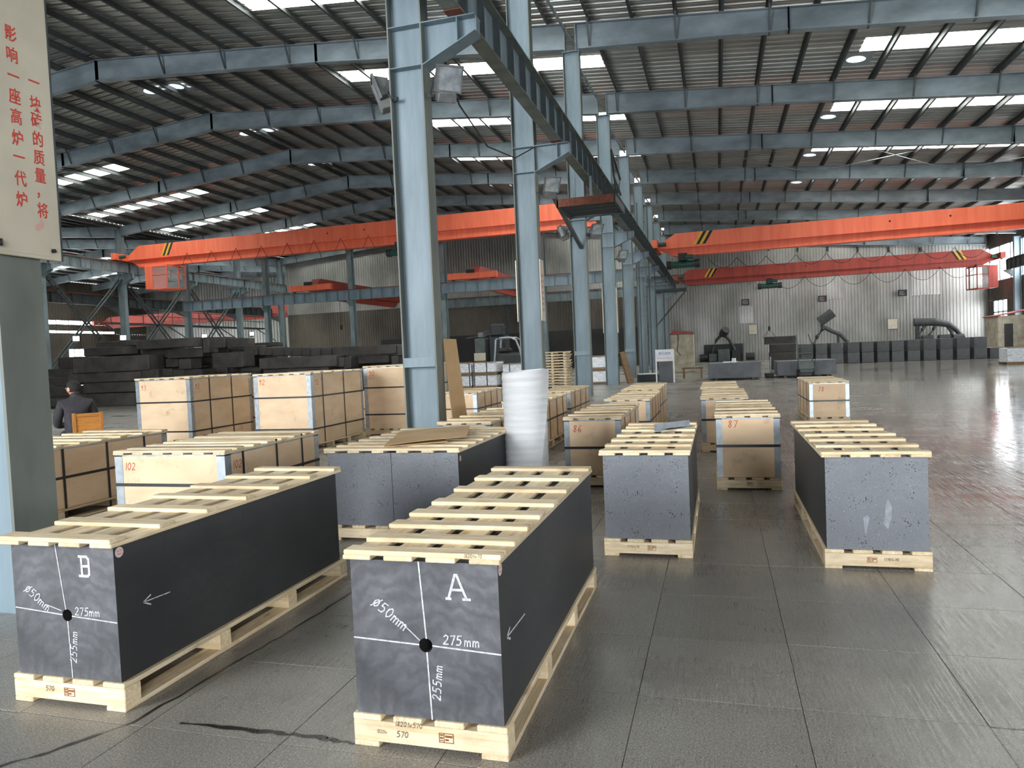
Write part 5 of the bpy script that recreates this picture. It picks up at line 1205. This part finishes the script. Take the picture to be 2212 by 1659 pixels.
# green tilting cart
t = thing('hand_cart', 'green steel hand cart with tubular frame standing against the long grooved block', 'cart', (3.33,30.35,0))
mb = MB()
for s in (-.26,.26):
    mb.tube([(s,.4,.28),(s,.35,.7),(s*1.05,.3,1.2),(s*.9-.12,.2,1.7)], .022, 6)
for z,y in ((1.2,.3),(.72,.35),(.95,.32)): mb.tube([(-.26,y,z),(.26,y,z)], .02, 6)
mb.build('tube_frame', M['machine_grey'] if 'machine_grey' in M else M['hat_grey'], t)
MB().hexa([(-.27,0,.33),(.27,0,.33),(.27,.36,.62),(-.27,.36,.62),(-.27,0,.36),(.27,0,.36),(.27,.36,.66),(-.27,.36,.66)]).build('tray', M['hat_grey'], t)
MB().cbox(-.24,.24,.02,.3,.2,.34,.01).build('tray_box', M['hat_grey'], t)
for s in (-.29,.29): MB().cyl((s-.03,.42,.16),(s+.03,.42,.16),.16,16).build('wheel', M['black'], t)
mb = MB(); mb.tube([(.2,.1,.66),(.35,.0,.9),(.3,.05,.45),(.42,.1,.6)], .012, 5); mb.build('hose', M['black'], t)
# stack of dark slabs
for i,(z0,z1,x0,x1) in enumerate(((.0,.44,2.8,4.1),(.45,.9,2.78,4.1),(.91,1.34,2.82,4.12),(1.35,1.76,2.55,4.1))):
    cblock('dark slab in the short pile behind the hand cart, %s from the floor' % pos[i], x0, x1, 42, 43.4, z0, z1, 'carbon_rough', 'dark slab pile')
o = MB().cyl((2.08,31.6,0),(2.08,31.6,.85),.03,8).build('post', M['galv']); tag(o, 'short thin pale post between the two long grey blocks', 'post')
o = MB().cbox(1.85,2.2,31.5,31.75,0,.18,.02).build('floor_weight', M['machine']); tag(o, 'dark foot weight at the thin pale post', 'weight')
# concrete blocks / huts
t = thing('concrete_hut', 'tall pale concrete box with a red sheet lid by the far columns', 'hut', (-1.87,41,0))
MB().cbox(-.62,.62,0,1.3,0,2.12,.03).build('walls', M['conc'], t); MB().prism([(-.68,2.12),(.68,2.12),(.55,2.24),(-.5,2.34)], 'y', -.06, 1.36).build('lid', M['redroof'], t)
mb = MB(); mb.tube([(-.25,-.03,2.3),(-.2,-.04,1.9),(-.28,-.04,1.2),(-.1,-.04,.95)], .02, 5); mb.build('hanging_cord', M['strap'], t)
t = thing('concrete_hut', 'concrete hut with a sloping red roof at the right edge, behind the pale wrapped pack', 'hut', (19.9,58,0))
MB().cbox(-1.0,1.2,0,2.6,0,2.62,.02).build('walls', M['conc'], t)
MB().prism([(-1.1,2.58),(1.35,3.0),(1.35,3.06),(-1.1,2.64)], 'y', -.1, 2.8).build('roof', M['redroof'], t)
mb = MB(); mb.box(-.62,-.1,-.03,.02,0,2.05); mb.build('door', M['dado'], t)
# extraction ducts and motors by the wall
def ducts(name, label, x, y, body):
    t = thing('extraction_machine', label, 'machine', (x,y,0), 0, 'machines at the back wall'); body(t); return t
def body1(t):
    MB().cyl((.05,0,2.35),(.3,-.4,2.75),.36,18).build('duct_head', M['pipe'], t)
    MB().tube([(0,0,2.4),(-.5,-.1,1.9),(-.85,-.2,1.1),(-.9,-.2,.5)], .13, 10).build('duct_leg', M['pipe'], t); MB().tube([(.1,0,2.4),(.6,-.1,1.8),(.95,-.2,1.1),(1.0,-.2,.5)], .13, 10).build('duct_leg', M['pipe'], t)
    MB().cbox(-1.6,1.7,.1,.9,0,1.5,.05).build('back_cabinet', M['machine'], t)
    MB().cbox(-.45,.55,-.9,.1,0,1.05,.04).build('control_cabinet', M['hat_grey'], t); MB().cbox(-1.2,-.5,-.7,.1,0,.7,.04).build('motor_box', M['hat_grey'], t); MB().cbox(.7,1.4,-.8,.0,0,.95,.04).build('motor_box', M['machine'], t)
    for xx in (-2.0,1.9): MB().cyl((xx,-.4,.35),(xx+.7,-.4,.35),.32,16).build('motor', M['machine'], t)
ducts('m', 'dark machine with an arched double duct behind the long block with the tin', .45, 66, body1)
def body2(t):
    MB().cyl((-.55,0,3.0),(.5,-.1,3.75),.4,20).build('duct_head', M['pipe'], t)
    MB().tube([(-.3,0,2.9),(-.3,0,2.4),(-.75,0,1.8),(-1.05,-.05,1.2),(-.75,-.05,.75),(-.4,-.05,.6)], .17, 12).build('duct_leg', M['pipe'], t)
    MB().tube([(-.2,0,2.55),(.4,0,2.2),(1.1,0,1.85),(1.55,-.05,1.3),(1.6,-.05,.7)], .17, 12).build('duct_leg', M['pipe'], t)
    MB().box(.78,.95,-.1,.1,0,2.1).build('duct_post', M['machine'], t); MB().cbox(-1.2,-.2,-.5,.4,0,.75,.03).build('motor_box', M['machine'], t); MB().cbox(.9,1.9,-.5,.4,0,.8,.03).build('motor_box', M['hat_grey'], t)
ducts('m', 'dark machine with a raised tilted duct cylinder on the back wall', 8.9, 66, body2)
def body3(t):
    MB().tube([(-1.5,0,2.6),(0,-.05,2.55),(1.0,-.05,2.3),(1.5,-.05,1.9),(2.0,-.1,1.2),(2.0,-.1,.8)], [.34,.32,.25,.2,.17,.17], 14).build('duct_head', M['pipe'], t)
    for a in (-.6,.2): MB().tube([(a,0,2.4),(a-.3,-.1,2.0),(a-.6,-.1,1.5),(a-.65,-.1,.9)], .13, 10).build('duct_leg', M['pipe'], t)
    MB().tube([(.9,0,2.2),(1.2,-.1,1.7),(1.25,-.1,1.0)], .13, 10).build('duct_leg', M['pipe'], t)
    for a in (-1.0,.2,1.2): MB().cyl((a,-.3,1.15),(a+.8,-.3,1.15),.35,16).build('motor', M['machine'], t)
    MB().cbox(-1.3,2.6,-.7,.5,0,.85,.04).build('bed', M['machine'], t); MB().box(-1.4,-1.15,-.2,.1,0,2.3).build('duct_post', M['machine'], t)
ducts('m', 'dark machine with a low curving duct above the stacked grey blocks', 17.0, 66, body3)
# lathe-like machine by the guard frame in the left bay
t = thing('boring_machine', 'dark boring machine with a grey cabinet behind the white film packs', 'machine', (-11.5,35.6,0))
MB().cbox(-.55,.0,-.2,.5,0,2.3,.03).build('cabinet', M['hat_grey'], t); MB().box(-.6,0.02,-.24,-.2,1.15,1.55).build('notice', M['board_cream'], t)
MB().cbox(.15,1.05,0,.8,0,2.4,.06).build('column_body', M['machine'], t); MB().cbox(.3,.9,-.1,.6,2.4,3.0,.06).build('head', M['machine'], t)
MB().bar((-1.1,.1,2.35),(.6,.1,2.55),.08,.06).build('arm', M['pipe'], t); MB().bar((-.4,.1,2.55),(1.1,.1,2.85),.06,.06).build('arm', M['pipe'], t); MB().cbox(-.4,-.1,-.1,.3,2.35,2.6,.02).build('switch_box', M['lampmetal'], t)
t = thing('forklift', 'dark forklift with a pale bent guard frame behind the white film packs', 'forklift', (-10.0,34.2,0))
mb = MB()
for s in (0,.9): mb.tube([(-.72,s,.6),(-.62,s,1.3),(-.55,s,2.15),(-.3,s,2.24),(.25,s,2.24),(.5,s,2.1),(.68,s,1.6),(.85,s,.7)], .05, 8)
for x_,z_ in ((-.5,2.2),(0,2.25),(.4,2.2)): mb.tube([(x_,0,z_),(x_,.9,z_)], .035, 6)
mb.build('guard_frame', M['galv'], t)
MB().cbox(-.65,1.0,.0,.95,.35,1.5,.12).build('body', M['machine'], t); MB().cbox(-.5,.1,.1,.8,1.5,1.75,.08).build('seat', M['black'], t)
for a in (-.35,.75):
    for s in (-.06,.95): MB().cyl((a,s-.1,.3),(a,s+.1,.3),.3,18).build('wheel', M['black'], t)
# heaps round the column feet
t = thing('trestle', 'low old timber trestle right of the white stand sign', 'trestle', (-1.1,33,0))
board('top', t, (.9,.5,.06), (0,.25,.45), M['wood_old']); 
for sx in (-.38,.38):
    for sy in (.05,.45): board('leg', t, (.07,.07,.42), (sx,sy,.21), M['wood_old'])
o = MB().cbox(-3.35,-2.45,31.2,32.0,0,.3,.02).build('steel_rack', M['machine']); tag(o, 'low dark steel rack lying left of the white stand sign', 'rack')
o = MB().box(-3.3,-2.6,31.3,31.8,.3,.34).build('white_plank', M['white']); tag(o, 'white plank lying on the low dark rack', 'plank')
# hooks and ropes belong to their cranes
def hook(t, x, y, z, zr_, sling=False):
    dx, dy, dz = x-t.location.x, y-t.location.y, z-t.location.z
    MB().cyl((dx,dy,dz+.4),(dx,dy,zr_-t.location.z),.014,5).build('hoist_rope', M['black'], t); MB().cbox(dx-.09,dx+.09,dy-.06,dy+.06,dz+.15,dz+.5,.02).build('hook_block', M['black'], t)
    if sling:
        for q in (-.55,.55): MB().bar((dx,dy,dz+.2),(dx+q,dy,dz-.45),.03,.03).build('sling_leg', M['black'], t)
hook(far_crane, 4.15, 63.3, 2.3, 6.3, True); hook(cross_a, -26.4, 47.5, 3.6, 6.0)
# ================================================================ SEATED MAN AND CHAIR
PRZ = .93
ch = thing('wooden_chair', 'small varnished wooden chair under the seated man', 'chair', (-8.44,8.0,0), PRZ)
wc = M['wood_chair']
for s in (-1,1):
    board('back_leg', ch, (.86,.04,.045), (s*.165,0,.43), wc, rot=(0,math.pi/2,0)); board('front_leg', ch, (.43,.04,.04), (s*.16,.36,.215), wc, rot=(0,math.pi/2,0))
    board('side_rail', ch, (.38,.03,.045), (s*.162,.18,.38), wc, math.pi/2); board('stretcher', ch, (.38,.025,.03), (s*.162,.18,.18), wc, math.pi/2)
board('seat', ch, (.36,.39,.022), (0,.2,.438), wc, c=.006); board('top_rail', ch, (.29,.03,.05), (0,0,.825), wc); board('back_panel', ch, (.29,.016,.2), (0,.0,.7), wc, c=.002); board('lower_rail', ch, (.29,.03,.045), (0,0,.58), wc); board('front_rail', ch, (.29,.03,.045), (0,.36,.38), wc)
man = thing('person', 'man in a dark jacket seated on a wooden chair, seen from behind', 'person', (-8.71,8.07,0), PRZ-.08)
def skin(name, verts, edges, mat, parent, sub=2, root=0):
    me = bpy.data.meshes.new(name); me.from_pydata([v[:3] for v in verts], edges, [])
    ob = bpy.data.objects.new(name, me); COL.objects.link(ob); ob.modifiers.new('skin', 'SKIN')
    for i,v in enumerate(verts):
        sv = me.skin_vertices[0].data[i]; sv.radius = (v[3], v[4] if len(v) > 4 else v[3]); sv.use_root = (i == root)
    m2 = ob.modifiers.new('sub', 'SUBSURF'); m2.levels = m2.render_levels = sub
    dg = bpy.context.evaluated_depsgraph_get(); dg.update()
    out = bpy.data.meshes.new_from_object(ob.evaluated_get(dg)); bpy.data.objects.remove(ob)
    out.name = name; out.materials.clear(); out.materials.append(mat)
    for p in out.polygons: p.use_smooth = True
    return place(name, out, parent)
def body_graph(jk=0.):
    V = [(0,0,.54,.1,.08),(0,-.01,.7,.12,.09),(0,-.02,.88,.155,.1),(0,-.01,1.0,.10,.08),(0,.015,1.08,.052,.052),(-.01,.03,1.13,.062,.07),(-.015,.035,1.19,.082,.098),(-.015,.03,1.25,.075,.09),(-.012,.028,1.285,.045,.06)]
    E = [(0,1),(1,2),(2,3),(3,4),(4,5),(5,6),(6,7),(7,8)]
    for s in (-1,1):
        n = len(V); V += [(s*.16,-.01,.99,.055),(s*.23,.03,.8,.044),(s*.24,.09,.7,.038),(s*.11,.33,.68,.027),(s*.08,.39,.675,.03,.018)]; E += [(3,n),(n,n+1),(n+1,n+2),(n+2,n+3),(n+3,n+4)]
        for i,(dx,dl) in enumerate(((-.03,.062),(-.01,.072),(.01,.066),(.028,.05))):
            k = len(V); b = (s*.07-dx*s*.6, .41, .675); V += [(b[0],.425,.672,.009),(b[0]-s*.005,.425+dl*.6,.66,.008),(b[0]-s*.006,.425+dl*.9,.64,.007)]; E += [(n+4,k),(k,k+1),(k+1,k+2)]
        k = len(V); V += [(s*.115,.385,.69,.011),(s*.1,.43,.695,.009)]; E += [(n+3,k),(k,k+1)]
        k = len(V); V += [(s*.09,.08,.52,.06),(s*.15,.42,.51,.052),(s*.15,.43,.28,.05),(s*.15,.42,.09,.035),(s*.16,.5,.05,.035),(s*.165,.58,.04,.03)]; E += [(0,k),(k,k+1),(k+1,k+2),(k+2,k+3),(k+3,k+4),(k+4,k+5)]
    return V, E
V,E = body_graph(); skin('body', V, E, M['skin'], man)
J = [(0,.0,.5,.175,.15),(0,-.01,.7,.168,.13),(0,-.025,.88,.165,.12),(0,-.02,1.01,.13,.1),(0,.0,1.07,.08,.075),(0,.005,1.105,.07,.068),(0,.014,1.145,.066,.066)]; EJ = [(0,1),(1,2),(2,3),(3,4),(4,5),(5,6)]
for s in (-1,1):
    n = len(J); J += [(s*.165,-.015,.99,.075),(s*.225,.02,.8,.066),(s*.23,.09,.69,.058),(s*.13,.3,.68,.046)]; EJ += [(3,n),(n,n+1),(n+1,n+2),(n+2,n+3)]
jk = skin('jacket', J, EJ, M['jacket'], man)
T = [(0,.0,.53,.13,.1)]; ET = []
for s in (-1,1):
    n = len(T); T += [(s*.1,.08,.525,.1),(s*.15,.44,.52,.075),(s*.15,.45,.28,.065),(s*.15,.44,.1,.055)]; ET += [(0,n),(n,n+1),(n+1,n+2),(n+2,n+3)]
skin('trousers', T, ET, M['trouser'], man)
for s in (-1,1): MB().cbox(s*.155-.05,s*.155+.05,.38,.64,0,.075,.02).build('shoe', M['black'], man)
def ellipsoid(name, c, r, mat, parent, zmin=-1., n=18, m=12, rot=None, cut=None):
    mb = MB(); vs = []; fs = []
    for j in range(m+1):
        t = math.pi*j/m
        for i in range(n):
            a = 2*math.pi*i/n; q = 1+(random.uniform(-.03,.03) if name == 'hair' else 0); vs.append((q*r[0]*math.sin(t)*math.cos(a), r[1]*math.sin(t)*math.sin(a), r[2]*math.cos(t)))
    for j in range(m):
        for i in range(n):
            f = (j*n+i,(j+1)*n+i,(j+1)*n+(i+1)%n,j*n+(i+1)%n)
            cx = sum(vs[k][0] for k in f)/4; cy = sum(vs[k][1] for k in f)/4; cz2 = sum(vs[k][2] for k in f)/4
            if cut is None or cut(cx/r[0],cy/r[1],cz2/r[2]): fs.append(f)
    mb.add(vs, fs); o = mb.build(name, mat, parent, smooth=True, loc=c); 
    if rot: o.rotation_euler = rot
    return o
hd = thing  # (head details turn towards the man's left)
HZ = .75; hc = (-.013,.03,1.205)
ellipsoid('hair', hc, (.094,.112,.112), M['hair'], man, rot=(0,0,HZ), cut=lambda x,y,z: z > -.55 and not (y > .35 and z < .5) and not (z < -.1 and y > .05))
for s in (-1,1): ellipsoid('ear', (hc[0]+s*.088*math.cos(HZ)-.0*math.sin(HZ), hc[1]+s*.088*math.sin(HZ), 1.185), (.012,.026,.036), M['skin'], man, rot=(0,0,HZ))
fx, fy = -math.sin(HZ), math.cos(HZ)
ellipsoid('nose', (hc[0]+fx*.098, hc[1]+fy*.098, 1.18), (.014,.022,.028), M['skin'], man, rot=(0,0,HZ))
for s in (-1,1): ellipsoid('eye', (hc[0]+fx*.09+s*.034*math.cos(HZ), hc[1]+fy*.09+s*.034*math.sin(HZ), 1.205), (.013,.011,.011), M['white'], man, rot=(0,0,HZ))
ellipsoid('mouth', (hc[0]+fx*.088, hc[1]+fy*.088, 1.138), (.022,.008,.006), M['lip'], man, rot=(0,0,HZ))
mb = MB()
for s in (-1,1): mb.tube([(s*.092,.0,.012),(s*.088,.07,.012),(s*.07,.1,.01)], .004, 5)
mb.tube([(-.07,.1,.01),(0,.108,.014),(.07,.1,.01)], .004, 5)
mb.build('spectacles', M['black'], man, loc=(hc[0],hc[1],1.2), rot=(0,0,HZ))
# ---------------------------------------------------------------- floor marks
def stain(name, pts, w, label, mat):
    mb = MB(); 
    for (a,b) in zip(pts[:-1],pts[1:]):
        d = Vector((b[0]-a[0],b[1]-a[1])); n = Vector((-d.y,d.x)).normalized()
        mb.add([(a[0]+n.x*a[2],a[1]+n.y*a[2],.0018),(a[0]-n.x*a[2],a[1]-n.y*a[2],.0018),(b[0]-n.x*b[2],b[1]-n.y*b[2],.0018),(b[0]+n.x*b[2],b[1]+n.y*b[2],.0018)], [(0,1,2,3)])
    return mb.build(name, mat, floor)
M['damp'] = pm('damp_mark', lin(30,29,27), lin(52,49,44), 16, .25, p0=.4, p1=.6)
random.seed(3)
def wob(pts, n, amp, w):
    out = []
    for (a,b) in zip(pts[:-1],pts[1:]):
        for i in range(n):
            u = i/n; out.append((a[0]+(b[0]-a[0])*u+random.uniform(-amp,amp), a[1]+(b[1]-a[1])*u+random.uniform(-amp,amp), w*random.uniform(.25,1.3)))
    out.append((pts[-1][0],pts[-1][1],w*.2)); return out
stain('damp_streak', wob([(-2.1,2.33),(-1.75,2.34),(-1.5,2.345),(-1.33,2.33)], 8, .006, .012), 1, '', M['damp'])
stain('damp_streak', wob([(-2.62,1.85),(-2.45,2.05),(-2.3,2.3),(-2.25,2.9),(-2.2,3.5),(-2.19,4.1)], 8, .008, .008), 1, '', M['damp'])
